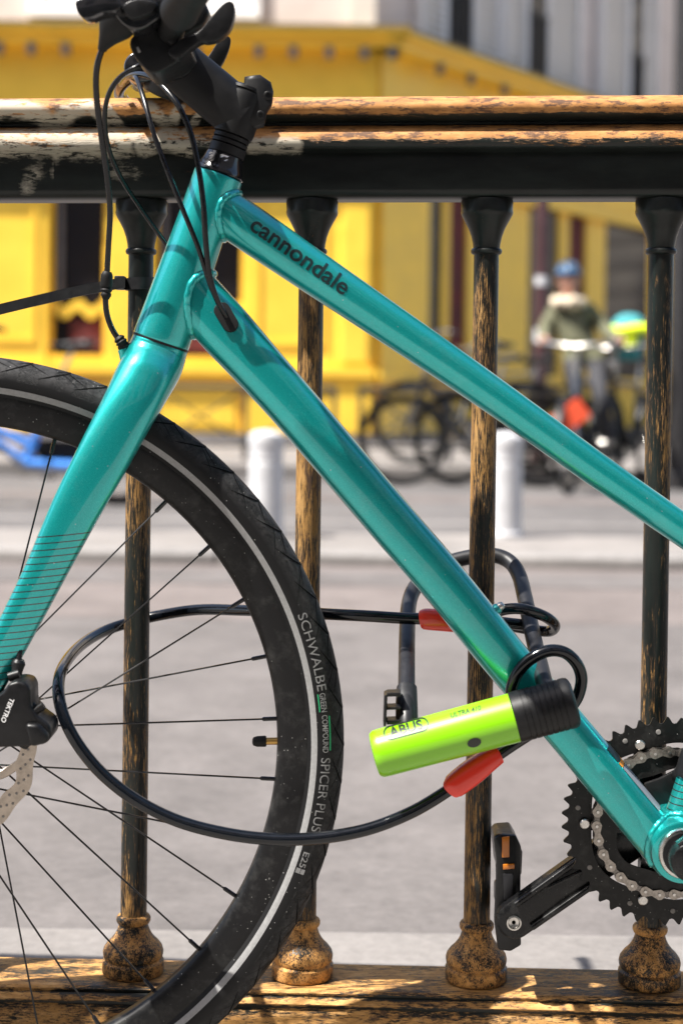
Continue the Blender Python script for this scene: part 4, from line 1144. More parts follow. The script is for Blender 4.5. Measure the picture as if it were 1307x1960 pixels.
mesh_obj('cable_eye', tube(cpts([(925, 1186, .06), (960, 1168, .05), (1000, 1166, .046), (1042, 1180, .056), (1061, 1196, .072), (1052, 1208, .09), (1020, 1206, .10), (975, 1198, .095), (930, 1190, .08)]), .0056, 18, 6), M['cable'], loop)
def sleeve(pts, name): return mesh_obj(name, loft(pts, 5, 24, 2.8), M['red'], loop, angle=50)
sleeve([tuple(at(806, 1185, .055)) + (.0082, .008), tuple(at(812, 1185, .055)) + (.0102, .0095), tuple(at(845, 1187, .058)) + (.0108, .010), tuple(at(890, 1190, .064)) + (.0112, .0105)], 'end_sleeve')
sleeve([tuple(at(864, 1508, -.047)) + (.0085, .009), tuple(at(869, 1504, -.047)) + (.0112, .0105), tuple(at(900, 1480, -.043)) + (.0120, .0115), tuple(at(935, 1454, -.038)) + (.0105, .0105), tuple(at(951, 1444, -.035)) + (.0092, .0095)], 'end_sleeve')
# cable tie round the first baluster
tie = thing('cable_tie', 'black nylon strap tied round a baluster behind the brake hose', 'strap', at(250, 540, .12))
bc = WR(-0.2115, 0, 0); zt = at(250, 541, .13).z
rows = []
for i in range(40):
    a = 2 * math.pi * i / 40
    rows.append([Vector((bc.x + (0.0140 + dr) * math.cos(a), bc.y + (0.0140 + dr) * math.sin(a), zt + dz + .0008 * math.cos(a))) for dr, dz in ((0, -.0062), (.0016, -.0062), (.0016, .0062), (0, .0062))])
mesh_obj('strap_loop', rings(rows, True), M['tie'], tie)
hx = bc.x - .0145; hy = bc.y - .012
mesh_obj('strap_head', box(at(218, 540, .13).x, at(238, 540, .13).x, hy - .006, hy + .012, zt - .0068, zt + .0072, .0012), M['tie'], tie)
rows = []
for px, py in [(240, 540), (215, 545), (170, 553), (110, 566), (50, 580), (-20, 597), (-90, 612)]:
    p = at(px, py, .118); rows.append([p + Vector((0, 0, -.0056)), p + Vector((0, .0014, -.0056)), p + Vector((0, .0014, .0056)), p + Vector((0, 0, .0056))])
mesh_obj('strap_tail', rings(rows), M['tie'], tie)

# ================================================================== background: the street
M['yellow'] = simple('yellow_shopfront_paint', (0.90, 0.57, 0.055, 1), 0.42, var=0.08, vs=3, bmp=0.05, bs=40, bd=0.002)
M['stone'] = simple('cream_render', (0.68, 0.58, 0.51, 1), 0.85, var=0.10, vs=2)
M['stone2'] = simple('pale_limestone', (0.66, 0.59, 0.50, 1), 0.85, var=0.10, vs=3)
M['joint'] = simple('dark_joint', (0.33, 0.29, 0.25, 1), 0.9)
M['white_wood'] = simple('white_shutter_paint', (0.82, 0.79, 0.75, 1), 0.6, var=0.06, vs=5)
M['glass'] = simple('dark_window_glass', (0.012, 0.011, 0.013, 1), 0.12, spec=0.35)
M['interior'] = simple('dark_red_curtain', (0.10, 0.012, 0.012, 1), 0.8, var=0.4, vs=4)
M['iron'] = simple('dark_iron', (0.018, 0.017, 0.018, 1), 0.5, var=0.3, vs=20)
M['lead'] = simple('grey_plinth', (0.16, 0.15, 0.15, 1), 0.8, var=0.2, vs=5)
M['bollard'] = simple('white_bollard_paint', (0.52, 0.52, 0.53, 1), 0.5, var=0.2, vs=9)
M['zinc'] = simple('zinc_flashing', (0.20, 0.14, 0.05, 1), 0.5)

PVZ = G + 0.11
FY = 17.1
bld = thing('yellow_corner_shop', 'bright yellow painted corner shopfront with cream storey above', 'building', (0, FY, PVZ))
XC = at(716, 500, FY).x
def X_(px): return at(px, 600, FY).x
def Z_(py, px=350): return at(px, py, FY).z
def bpart(name, vf, mat, parent=None, smooth=False): return mesh_obj(name, vf, mat, parent or bld, smooth=smooth)
ang2 = math.atan2(3.8, 2.54)
c2, s2 = math.cos(ang2), math.sin(ang2)
def F2(v):      # local (s along the side facade, depth outwards negative, z) to world
    return Vector((XC + v.x * c2 - v.y * s2, FY + v.x * s2 + v.y * c2, v.z))
def S_(px):
    k = (px - IW / 2) / FPX
    return (k * (FY + D) - XC) / (c2 - k * s2)
zl = Z_(318); zcor = Z_(92); ztop = Z_(66)
W2 = 12.0
bpart('wall', box(-16, XC - .25, FY + .22, FY + 5, PVZ, zcor), M['yellow'])
bpart('wall', box(.25, W2, .22, 4, PVZ, zcor, 0, F2), M['yellow'])
bpart('plinth', box(-16, XC, FY - .02, FY + .25, PVZ, PVZ + .10), M['lead'])
# corner post
bpart('corner_pilaster', merge(box(X_(643), XC, FY - .03, FY + .5, PVZ + .10, zl, .03), box(X_(652), X_(706), FY - .06, FY, PVZ + .9, zl - .15, .02)), M['yellow'])
# fascia with mouldings and cornice
bpart('fascia', merge(box(-16, XC + .02, FY - .06, FY + .22, zl, zcor), box(-16, XC + .05, FY - .16, FY + .2, zl - .06, zl + .07)), M['yellow'])
cor = bpart('cornice', merge(box(-16, XC + .26, FY - .36, FY + .3, zcor - .02, zcor + .09), box(-16, XC + .34, FY - .46, FY + .3, zcor + .09, ztop)), M['yellow'])
bpart('flashing', box(-16, XC + .36, FY - .48, FY + .3, ztop, ztop + .035), M['zinc'], cor)
spot = None
for i, px in enumerate((-40, 5, 65, 130, 375, 492, 557, 624, 690, 742)):
    vf = box(-.045, .045, -.06, .06, -.12, 0, .01)
    if spot is None: spot = bpart('bracket_lamp', vf, M['lead'])
    o = spot if i == 0 else dup(spot, bld)
    o.location = (X_(px), FY - .30, zcor - .03)
# left facade: pilasters, windows, stall risers
for a, b_ in ((-1500, -1260), (-1100, -860), (-700, -470), (-400, -80), (-62, 92), (205, 292), (468, 643)):
    pl = bpart('pilaster', box(X_(a), X_(b_), FY - .02, FY + .22, PVZ + .10, zl - .06, .015), M['yellow'])
    if b_ - a > 100:
        bpart('panel_moulding', merge(box(X_(a + 22), X_(b_ - 22), FY - .045, FY - .02, Z_(660), Z_(650)), box(X_(a + 22), X_(a + 29), FY - .045, FY - .02, Z_(650), zl - .2), box(X_(b_ - 29), X_(b_ - 22), FY - .045, FY - .02, Z_(650), zl - .2)), M['yellow'], pl)
def wavy(px0, px1, ytop, ybot, amp, Yy, mat, parent):
    n = 24; P = []
    for i in range(n + 1):
        u = i / n; P.append((X_(px0 + (px1 - px0) * u), Z_(ytop - amp * math.cos(u * math.pi * 4))))
    for i in range(n, -1, -1):
        u = i / n; P.append((X_(px0 + (px1 - px0) * u), Z_(ybot - amp * 1.1 * math.cos(u * math.pi * 4 + .3))))
    return mesh_obj('wavy_rail', prism(P, Yy, Yy + .05), mat, parent, smooth=False)
for a, b_ in ((92, 205), (292, 468), (-80, -62)):
    wn = bpart('window', box(X_(a + 7), X_(b_ - 7), FY + .16, FY + .21, Z_(682), zl - .06), M['glass'])
    bpart('window_frame', merge(box(X_(a), X_(a + 7), FY + .06, FY + .215, Z_(682), zl), box(X_(b_ - 7), X_(b_), FY + .06, FY + .215, Z_(682), zl), box(X_(a), X_(b_), FY + .0, FY + .215, Z_(712), Z_(682))), M['yellow'], wn)
    wavy(a + 5, b_ - 5, 582, 604, 8, FY + .08, M['yellow'], wn)
    if b_ - a > 60:
        bpart('curtain', box(X_(a + 40), X_(b_ - 9), FY + .13, FY + .155, Z_(672), Z_(612)), M['interior'], wn)
        bpart('mullion', box(X_(a + 16), X_(a + 24), FY + .10, FY + .155, Z_(575), zl), M['lead'], wn)
    rs = bpart('stall_riser', box(X_(a), X_(b_), FY + .03, FY + .22, PVZ + .1, Z_(712), .01), M['yellow'])
    bpart('panel_moulding', box(X_(a + 14), X_(b_ - 14), FY + .005, FY + .03, Z_(815), Z_(735), .01), M['yellow'], rs)
bpart('sill_rail', merge(box(-16, XC + .02, FY - .09, FY - .02, Z_(716), Z_(700)), box(-16, XC + .02, FY - .06, FY - .02, Z_(735), Z_(728))), M['yellow'])
# side facade
bpart('fascia', merge(box(.02, W2, -.06, .22, zl, zcor, 0, F2), box(.05, W2, -.16, .2, zl - .06, zl + .07, 0, F2)), M['yellow'])
cor = bpart('cornice', merge(box(-.2, W2, -.36, .3, zcor - .02, zcor + .09, 0, F2), box(-.26, W2, -.46, .3, zcor + .09, ztop - .004, 0, F2)), M['yellow'])
bpart('flashing', box(-.28, W2, -.48, .3, ztop - .002, ztop + .032, 0, F2), M['zinc'], cor)
for px in (790, 850, 915, 1003):
    s_ = S_(px); o = dup(spot, bld); o.location = F2(Vector((s_, -.30, zcor - .03)))
edges = [(S_(a), S_(b_)) for a, b_ in ((722, 812), (838, 850), (886, 1002), (1060, 1078), (1112, 1148))]
for a, b_ in edges:
    bpart('pilaster', box(a, b_, -.04, .22, PVZ + .1, zl - .06, 0, F2), M['yellow'])
for a, b_, inner in ((812, 838, 0), (850, 886, 1), (1002, 1060, 0), (1078, 1112, 1), (1148, 1235, 0)):
    sa, sb = S_(a), S_(b_)
    wn = bpart('window', box(sa, sb, .0, .21, PVZ + .75, zl - .06, 0, F2), M['interior'] if inner else M['glass'])
    bpart('window_frame', box(sa, sb, -.02, .215, PVZ + .1, PVZ + .75, 0, F2), M['yellow'], wn)
bpart('sill_rail', box(.03, W2, -.09, -.04, PVZ + .72, PVZ + .82, 0, F2), M['yellow'])
bpart('plinth', box(.03, W2, -.05, .24, PVZ, PVZ + .10, 0, F2), M['lead'])
# storey above
zup = 8.6
bpart('upper_wall', box(-16, XC - .12, FY + .1, FY + 5, ztop + .03, zup), M['stone'])
bpart('upper_wall', box(.1, W2, .12, 4, ztop + .03, zup, 0, F2), M['stone'])
bpart('corner_strip', box(XC - .30, XC - .02, FY + .02, FY + .4, ztop + .03, zup), M['stone2'])
for a, b_ in ((48, 490), (-560, -130)):
    wn = bpart('window', box(X_(a + 30), X_(b_ - 30), FY + .06, FY + .12, Z_(10), zup - 1), M['white_wood'])
    bpart('window_sill', box(X_(a), X_(b_), FY - .06, FY + .12, Z_(36), Z_(24)), M['white_wood'], wn)
    bpart('window_frame', merge(box(X_(a), X_(a + 30), FY + .02, FY + .12, Z_(24), zup - 1), box(X_(b_ - 30), X_(b_), FY + .02, FY + .12, Z_(24), zup - 1), box(X_(a + 30), X_(b_ - 30), FY + .02, FY + .12, Z_(24), Z_(10))), M['white_wood'], wn)
# side windows with louvred shutters thrown open
def shutter(sa, sb, z0, z1, parent):
    sh = bpart('shutter', merge(box(sa, sa + .05, -.02, .10, z0, z1, 0, F2), box(sb - .05, sb, -.02, .10, z0, z1, 0, F2), box(sa + .05, sb - .05, -.02, .10, z1 - .08, z1, 0, F2), box(sa + .05, sb - .05, -.02, .10, z0, z0 + .08, 0, F2), box(sa + .05, sb - .05, .06, .10, z0 + .08, z1 - .08, 0, F2)), M['white_wood'], parent)
    n = 34; slat = None
    for i in range(n):
        z = z0 + .1 + (z1 - z0 - .2) * i / (n - 1)
        V, Fc = box(sa + .05, sb - .05, -.012, .06, -.012, .012, 0, lambda v: Vector((v.x, v.y, v.z + v.y * .6)))
        V = [F2(Vector((v.x, v.y, v.z))) for v in V]
        if slat is None:
            slat = mesh_obj('slat', (V, Fc), M['white_wood'], sh, smooth=False); slat.location = (0, 0, z)
        else: dup(slat, sh, (0, 0, z))
zw0 = ztop + .05
for (w0, w1), (l0, l1), (r0_, r1_) in (((846, 890), (795, 842), (896, 945)), ((1000, 1033), (955, 998), (1037, 1098)), ((1196, 1218), (1140, 1192), (1221, 1245))):
    a, b_ = S_(w0), S_(w1)
    wn = bpart('window', box(a, b_, -.01, .13, zw0, zup - .8, 0, F2), M['glass'])
    bpart('window_frame', merge(box(a - .04, a, -.012, .13, zw0, zup - .8, 0, F2), box(b_, b_ + .04, -.012, .13, zw0, zup - .8, 0, F2)), M['white_wood'], wn)
    for k in range(5):
        sx = a + (b_ - a) * (k + .5) / 5
        bpart('balcony_bar', box(sx - .012, sx + .012, -.05, -.02, zw0, zw0 + .9, 0, F2), M['iron'], wn)
    bpart('balcony_bar', box(a, b_, -.06, -.01, zw0 + .9, zw0 + .94, 0, F2), M['iron'], wn)
    shutter(S_(l0), S_(l1), zw0, zup - .8, wn); shutter(S_(r0_), S_(r1_), zw0, zup - .8, wn)
bpart('roof', merge(box(-16.1, XC + .1, FY, FY + 5, zup, zup + .25)), M['lead'])

# next building along the side street, ashlar courses
b2 = thing('limestone_building', 'pale limestone block with flat stone courses beyond the yellow shop', 'building', (7, 26, PVZ))
xa = at(1188, 300, 25.5).x
mesh_obj('wall', box(xa + .02, xa + 12, 25.54, 34, PVZ, 14), M['joint'], b2, smooth=False)
crs = None
hh = 0.46
for i in range(30):
    z = PVZ + i * hh
    n_ = 8
    for j in range(n_):
        off = (0.75 if i % 2 else 0)
        if crs is None: crs = mesh_obj('stone_block', box(0, 1.485, 0, .12, 0, hh - .02, .008), M['stone2'], b2, angle=30); o = crs
        else: o = dup(crs, b2)
        o.location = (xa + j * 1.5 - off * (1 if j else 0), 25.44, z)
b3 = thing('grey_far_building', 'grey shaded building closing the side street', 'building', (3, 32, PVZ))
mesh_obj('wall', box(-2, 14, 36, 40, PVZ, 13), M['stone'], b3, smooth=False)
for i in range(6):
    for j in range(4):
        wn = mesh_obj('window', box(-.5 + i * 2.2, .6 + i * 2.2, 35.9, 36.05, 1.2 + j * 3.1, 3.2 + j * 3.1), M['glass'], b3, smooth=False)

# unseen street front, added behind the viewer to deepen blacks and darken paint reflections
b4 = thing('unseen_street_front', 'unseen long stone street front with rows of tall windows, added to darken reflections', 'building', (0, -9.5, G))
mesh_obj('wall', box(-34, 34, -13, -9.5, G, 15.5), M['stone'], b4, smooth=False)
mesh_obj('shopfront_band', box(-34, 34, -9.56, -9.4, G, 3.2), simple('dark_green_shopfront', (.03, .05, .045, 1), .4), b4, smooth=False)
pane = None
for i in range(-13, 14):
    for j in range(4):
        if pane is None: pane = mesh_obj('window', box(-.55, .55, -.06, .06, 0, 2.0), M['glass'], b4, smooth=False); o = pane
        else: o = dup(pane, b4)
        o.location = (i * 2.4, -9.5, 3.9 + j * 2.95)

# bollards
bo = None
for px in (508, 965):
    p = atz(px, 1028, G + .02)
    if bo is None:
        bo = thing('bollard', 'stubby white bollard on the far kerb in front of the yellow stall riser', 'bollard', (0, 0, 0), 'white bollards on the far kerb')
        h_ = at(508, 825, p.y).z - G - .02
        mesh_obj('post', lathe([(0, .088), (.02, .090), (.03, .082), (h_ * .70, .080), (h_ * .71, .076), (h_ * .74, .076), (h_ * .75, .080), (h_ * .97, .080), (h_ * .98, .074), (h_, .05), (h_ + .006, 0)], (0, 0, 0), Z, 32), M['bollard'], bo, angle=35)
        mesh_obj('cap_ring', lathe([(h_ * .86, .080), (h_ * .865, .086), (h_ * .955, .086), (h_ * .96, .080)], (0, 0, 0), Z, 32), M['bollard'], bo, angle=35)
        bo.location = (p.x, p.y, G + .02); WORLD[bo.name] = Matrix.Identity(4); src_b = bo
    else:
        nb_ = src_b.copy(); col.objects.link(nb_); nb_['label'] = 'stubby white bollard on the far kerb in front of the parked dark bicycles'; nb_.location = (p.x, p.y, G + .02)
        for ch in list(src_b.children):
            c_ = ch.copy(); col.objects.link(c_); c_.parent = nb_

# street poles
def pole(name, px, Yy, r, h, label, mat, extra=False):
    p = at(px, 700, Yy)
    zz = PVZ if Yy > 11.6 else G
    t_ = thing(name, label, 'pole', (p.x, Yy, zz))
    mesh_obj('shaft', lathe([(0, r * 1.5), (.12, r * 1.5), (.14, r), (h, r * .92), (h + .02, r * .5)], (p.x, Yy, zz), Z, 20), mat, t_, angle=35)
    return t_, p
t_, p = pole('lamp_post', 1300, 11.0, .085, 5.2, 'thick dark lamp post rising from the cycle lane', M['iron'])
mesh_obj('lamp_arm', tube([(p.x, 11, 5.1), (p.x - .1, 10.9, 5.6), (p.x - .7, 10.6, 5.75)], .035, 12, 5), M['iron'], t_)
mesh_obj('lamp_head', loft([(p.x - .65, 10.6, 5.74, .03, .05), (p.x - .8, 10.55, 5.73, .05, .09), (p.x - 1.05, 10.45, 5.70, .04, .06)], 4, 16, 2.2), M['iron'], t_)
t_, p = pole('sign_post', 1034, 13.2, .055, 2.5, 'thin maroon sign post with white stickers', simple('maroon_post_paint', (0.05, 0.016, 0.02, 1), 0.5, var=.2, vs=8))
for z0_, z1_ in ((1.12, 1.24), (1.62, 1.70)):
    mesh_obj('sticker', lathe([(z0_, .058), (z1_, .058)], (p.x, 13.2, 0), Z, 20, caps=False), M['bollard'], t_)

# low street barrier in front of the shop
bar_ = thing('street_barrier', 'low dark iron street barrier with cross braces before the shop', 'barrier', (at(500, 700, 12.6).x, 12.6, PVZ))
bz0, bz1 = PVZ, at(500, 742, 12.6).z
for px in (300, 470, 640, 690, 860, 1030):
    p = at(px, 800, 12.6); mesh_obj('post', box(p.x - .022, p.x + .022, 12.578, 12.622, bz0, bz1 + .02, .004), M['iron'], bar_)
for a, b_ in ((300, 640), (690, 1030)):
    xa_, xb_ = at(a, 800, 12.6).x, at(b_, 800, 12.6).x
    mesh_obj('handrail', tube([(xa_, 12.6, bz1), (xb_, 12.6, bz1)], .022, 10, 1), M['iron'], bar_)
    mesh_obj('lower_rail', tube([(xa_, 12.6, bz0 + .12), (xb_, 12.6, bz0 + .12)], .014, 8, 1), M['iron'], bar_)
    xm = (xa_ + xb_) / 2
    for u0, u1 in ((xa_, xm), (xm, xb_)):
        mesh_obj('cross_brace', tube([(u0, 12.6, bz1), (u1, 12.6, bz0 + .12)], .009, 8, 1), M['iron'], bar_)
        mesh_obj('cross_brace', tube([(u0, 12.615, bz0 + .12), (u1, 12.615, bz1)], .009, 8, 1), M['iron'], bar_)
    for k in range(1, 16):
        x_ = xa_ + (xb_ - xa_) * k / 16
        mesh_obj('thin_bar', tube([(x_, 12.59, bz0 + .12), (x_, 12.59, bz1)], .0035, 6, 1), M['iron'], bar_)

# parked and ridden bicycles behind
def street_bike(name, label, loc, yaw, paint, rw=.335, group=None, tilt=0.0, cargo=None, low=False):
    t_ = thing(name, label, 'bicycle', loc, group)
    Mx = Matrix.Translation(Vector(loc)) @ Matrix.Rotation(yaw, 4, 'Z') @ Matrix.Rotation(tilt, 4, 'X')
    def T(*p): return Mx @ Vector(p)
    def TV(vf): return [Mx @ Vector(v) for v in vf[0]], vf[1]
    fx, rx = -.52, .52
    for x in (fx, rx):
        ty = mesh_obj('tyre', TV(tube([(x + rw * math.cos(2 * math.pi * i / 32), 0, rw + .02 + rw * math.sin(2 * math.pi * i / 32)) for i in range(32)], .021, 10, 1, closed=True)), M['rubber'], t_)
        rm = mesh_obj('rim', TV(tube([(x + (rw - .03) * math.cos(2 * math.pi * i / 32), 0, rw + .02 + (rw - .03) * math.sin(2 * math.pi * i / 32)) for i in range(32)], .011, 8, 1, closed=True)), M['black'], t_)
        for k in range(18):
            a = 2 * math.pi * k / 18
            mesh_obj('spoke', TV(tube([(x, .02 * (-1) ** k, rw + .02), (x + (rw - .03) * math.cos(a), 0, rw + .02 + (rw - .03) * math.sin(a))], .0016, 5, 1)), M['chrome'], rm)
        mesh_obj('hub', TV(tube([(x, -.05, rw + .02), (x, .05, rw + .02)], .02, 10, 1)), M['chrome'], t_)
        mesh_obj('mudguard', TV(rings([[(x + (rw + .04 + dr) * math.cos(R(a)), y, rw + .02 + (rw + .04 + dr) * math.sin(R(a))) for dr, y in ((0, -.028), (.006, 0), (0, .028), (-.004, 0))] for a in range(-5 if x < 0 else -10, 175, 12)])), paint if low else M['black'], t_)
    bb = (.06, 0, .30) if not low else (-.04, 0, .25); hd0, hd1 = (-.40, 0, .66 if not low else .50), (-.36, 0, .84 if not low else .72); st_ = (.20, 0, .78) if not low else (.10, 0, .62)
    tt = (-.37, 0, .80) if not low else (-.39, 0, .54)
    sj = st_ if not low else (.02, 0, .34)
    for nm, a, b_, r in (('head_tube', hd0, hd1, .022), ('down_tube', hd0, bb, .022), ('seat_tube', bb, st_, .019), ('top_tube', tt, sj, .019), ('fork', hd0, (fx, 0, rw + .02), .016)):
        if nm == 'fork':
            for s_ in (-1, 1): mesh_obj('fork_blade', TV(tube([a, (fx + .03, s_ * .05, .45), (fx, s_ * .05, rw + .02)], r, 10, 4)), paint, t_)
        else: mesh_obj(nm, TV(tube([a, b_], r if not low else r * 1.4, 12, 1)), paint, t_)
    for s_ in (-1, 1):
        mesh_obj('chain_stay', TV(tube([bb, (rx, s_ * .06, rw + .02)], .011 if not low else .03, 10, 1)), paint, t_)
        mesh_obj('seat_stay', TV(tube([st_, (rx, s_ * .06, rw + .02)], .009, 8, 1)), paint, t_)
        mesh_obj('crank_arm', TV(tube([(bb[0], s_ * .07, bb[2]), (bb[0] + s_ * .14, s_ * .09, bb[2] - s_ * .09)], .010, 8, 1)), M['chrome'], t_)
        mesh_obj('pedal', TV(box(bb[0] + s_ * .14 - .04, bb[0] + s_ * .14 + .04, s_ * .14 - .045, s_ * .14 + .045, bb[2] - s_ * .09 - .012, bb[2] - s_ * .09 + .012, .004)), M['black'], t_)
    mesh_obj('chainring', TV(lathe([(.03, .02), (.03, .085), (.036, .085), (.036, .02)], bb, (0, 1, 0), 24)), M['chrome'], t_)
    mesh_obj('chain_case', TV(prism(smooth_poly([(-.06, .30), (.02, .39), (.30, .385), (.54, .40), (.57, .35), (.50, .30), (.20, .25), (.02, .21)], 3), .04, .055)), M['black'], t_)
    mesh_obj('seat_post', TV(tube([st_, (.24, 0, .95)], .013, 10, 1)), M['chrome'], t_)
    mesh_obj('saddle', TV(loft([(.10, 0, .965, .014, .02), (.2, 0, .965, .022, .03), (.30, 0, .975, .028, .085), (.37, 0, .98, .022, .085)], 4, 16, 2.3)), M['black'], t_)
    mesh_obj('stem', TV(tube([hd1, (-.34, 0, 1.02), (-.38, 0, 1.05)], .014, 10, 3)), M['chrome'], t_)
    mesh_obj('handlebar', TV(tube([(-.22, -.29, 1.06), (-.32, -.27, 1.08), (-.39, -.12, 1.06), (-.40, 0, 1.05), (-.39, .12, 1.06), (-.32, .27, 1.08), (-.22, .29, 1.06)], .012, 12, 4)), M['chrome'], t_)
    for s_ in (-1, 1): mesh_obj('grip', TV(tube([(-.27, s_ * .28, 1.072), (-.19, s_ * .295, 1.055)], .018, 10, 1)), M['rubber'], t_)
    mesh_obj('rear_rack', TV(merge(*[tube([(.22, s_ * .05, .76), (.62, s_ * .05, .76)], .006, 6, 1) for s_ in (-1, 1)], *[tube([(.58, s_ * .05, .76), (rx, s_ * .07, rw + .04)], .006, 6, 1) for s_ in (-1, 1)], *[tube([(x, -.05, .76), (x, .05, .76)], .006, 6, 1) for x in (.3, .42, .54, .62)])), M['black'], t_)
    mesh_obj('front_lamp', TV(lathe([(0, .02), (.03, .035), (.035, .034), (.04, .0)], (-.40, 0, .93), (-1, 0, .05), 16)), M['chrome'], t_)
    return t_, T
M['blue'] = simple('blue_bike_paint', (0.06, 0.25, 0.72, 1), 0.3, coat=.5)
M['dark_bike'] = simple('dark_bike_paint', (0.012, 0.012, 0.013, 1), 0.35)
p = atz(770, 925, G); p.y = 11.2
xw = at(770, 840, 11.0).x
street_bike('parked_bicycle', 'black city bicycle parked before the low barrier', (xw + .52, 11.0, G), 0.0, M['dark_bike'], rw=.32)
street_bike('parked_bicycle', 'sky blue small-wheeled step-through bicycle on the cycle lane', (at(62, 880, 8.5).x, 8.5, G), R(6), M['blue'], rw=.20, low=True)
street_bike('parked_bicycle', 'dark bicycle leaning behind the black one at the barrier', (at(905, 880, 11.7).x, 11.95, PVZ), R(-28), M['dark_bike'], rw=.33, tilt=R(6))
street_bike('parked_bicycle', 'dark bicycle with its rear wheel by the maroon post', (at(985, 880, 11.4).x, 11.45, G), R(24), M['dark_bike'], rw=.33, tilt=R(-5))
xw = at(1180, 880, 11.2).x
rb, RT_ = street_bike('parked_bicycle', 'dark bicycle carrying a teal and neon bag beside the rider', (xw + .10, 11.25, G), R(62), M['dark_bike'], rw=.33)
xw = at(1092, 880, 10.4).x
pbk, PT = street_bike('ridden_bicycle', 'grey bicycle under the helmeted rider, orange flap in front', (xw + .18, 10.75, G), R(66), simple('grey_bike_paint', (.06, .07, .09, 1), .35), rw=.32)
M['orange'] = simple('orange_red_plastic', (.80, .10, .04, 1), .4)
pa, pb_ = at(1066, 815, 10.1), at(1112, 782, 10.1)
dv = (pb_ - pa).normalized(); nv_ = Vector((-dv.z, 0, dv.x))
V, Fc = box(-.5, .5, -.012, .012, -.5, .5, .010)
L_ = (pb_ - pa).length * 1.25
mesh_obj('orange_flap', ([pa.lerp(pb_, .5) + dv * (v.x * L_) + nv_ * (v.z * .155) + Vector((0, v.y * 2, 0)) for v in V], Fc), M['orange'], pbk)
# bag with neon cover on the dark bicycle
M['bag'] = simple('teal_bag_cloth', (.05, .30, .33, 1), .8, var=.15, vs=12, bmp=.3, bs=30, bd=.01)
M['neon'] = simple('neon_yellow_cloth', (.72, .90, .01, 1), .7, var=.1, vs=15)
bp_ = at(1200, 640, 11.0)
bag = thing('bicycle_bag', 'rounded teal bag with a neon yellow band on the dark bicycle', 'bag', (bp_.x, 11.0, bp_.z - .28))
zb0, zb1 = at(1200, 690, 11).z, at(1200, 604, 11).z
hb_ = zb1 - zb0
mesh_obj('bag_body', loft([(bp_.x, 11.0, zb0, .07, .05), (bp_.x, 11.0, zb0 + .03, .105, .085), (bp_.x, 11.0, zb0 + hb_ * .5, .125, .10), (bp_.x + .01, 11.0, zb0 + hb_ * .85, .115, .09), (bp_.x + .01, 11.0, zb1, .07, .05), (bp_.x + .01, 11.0, zb1 + .012, .02, .02)], 4, 28, 2.5), M['bag'], bag)
zn = at(1200, 633, 11).z
mesh_obj('neon_band', merge(tube([(bp_.x - .13, 10.90, zn), (bp_.x - .06, 10.88, zn - .012), (bp_.x + .05, 10.88, zn + .008), (bp_.x + .13, 10.90, zn + .006)], .040, 14, 4),
    loft([(bp_.x + .0, 10.885, zn - .01, .05, .025), (bp_.x + .005, 10.885, zn - .08, .055, .035), (bp_.x + .005, 10.885, zn - .125, .045, .03), (bp_.x + .005, 10.885, zn - .14, .02, .015)], 4, 20, 2.2)), M['neon'], bag)
mesh_obj('bag_strap', tube([(bp_.x - .05, 11.02, zb0 + .02), (bp_.x - .12, 11.1, zb0 - .12), (bp_.x - .06, 11.2, zb0 - .17)], .018, 8, 5), M['black'], bag)

# ---- the rider
M['skin'] = simple('skin', (.55, .30, .22, 1), .5)
M['jacket'] = simple('olive_jacket', (.115, .115, .065, 1), .85, var=.2, vs=9, bmp=.4, bs=14, bd=.02)
M['trousers'] = simple('dark_trousers', (.035, .035, .04, 1), .85, var=.25, vs=8)
M['scarf'] = simple('cream_scarf', (.62, .52, .38, 1), .9, var=.15, vs=14, bmp=.5, bs=24, bd=.02)
M['helmet'] = simple('blue_helmet', (.035, .10, .20, 1), .22, coat=.5)
M['hair'] = simple('brown_hair', (.05, .028, .016, 1), .6)
YP = 11.0
def Q(px, py, dy=0.0): return at(px, py, YP + dy)
hipc = Q(1112, 720, .12)
person = thing('person', 'cyclist in olive jacket, cream scarf and blue helmet riding a grey bicycle', 'person', (hipc.x, hipc.y, G))
def skin_mesh(name, nodes, edges, mat, sub=2, parent=None, rootv=0):
    me = bpy.data.meshes.new(name); me.from_pydata([tuple(n[0]) for n in nodes], edges, [])
    o = bpy.data.objects.new(name, me); col.objects.link(o)
    sm = o.modifiers.new('skin', 'SKIN'); sm.use_smooth_shade = True
    for i, n in enumerate(nodes):
        d_ = me.skin_vertices[0].data[i]; rr = n[1]; d_.radius = rr if isinstance(rr, tuple) else (rr, rr); d_.use_root = (i == rootv)
    o.modifiers.new('sub', 'SUBSURF').levels = sub
    dg = bpy.context.evaluated_depsgraph_get(); dg.update()
    ev = o.evaluated_get(dg); nm = bpy.data.meshes.new_from_object(ev)
    bpy.data.objects.remove(o); bpy.data.meshes.remove(me)
    nm.name = name; nm.materials.clear(); nm.materials.append(mat)
    nm.polygons.foreach_set('use_smooth', [True] * len(nm.polygons))
    ob = bpy.data.objects.new(name, nm); return link(ob, parent)
hL, hR = PT(-.225, -.285, 1.085), PT(-.225, .285, 1.085)
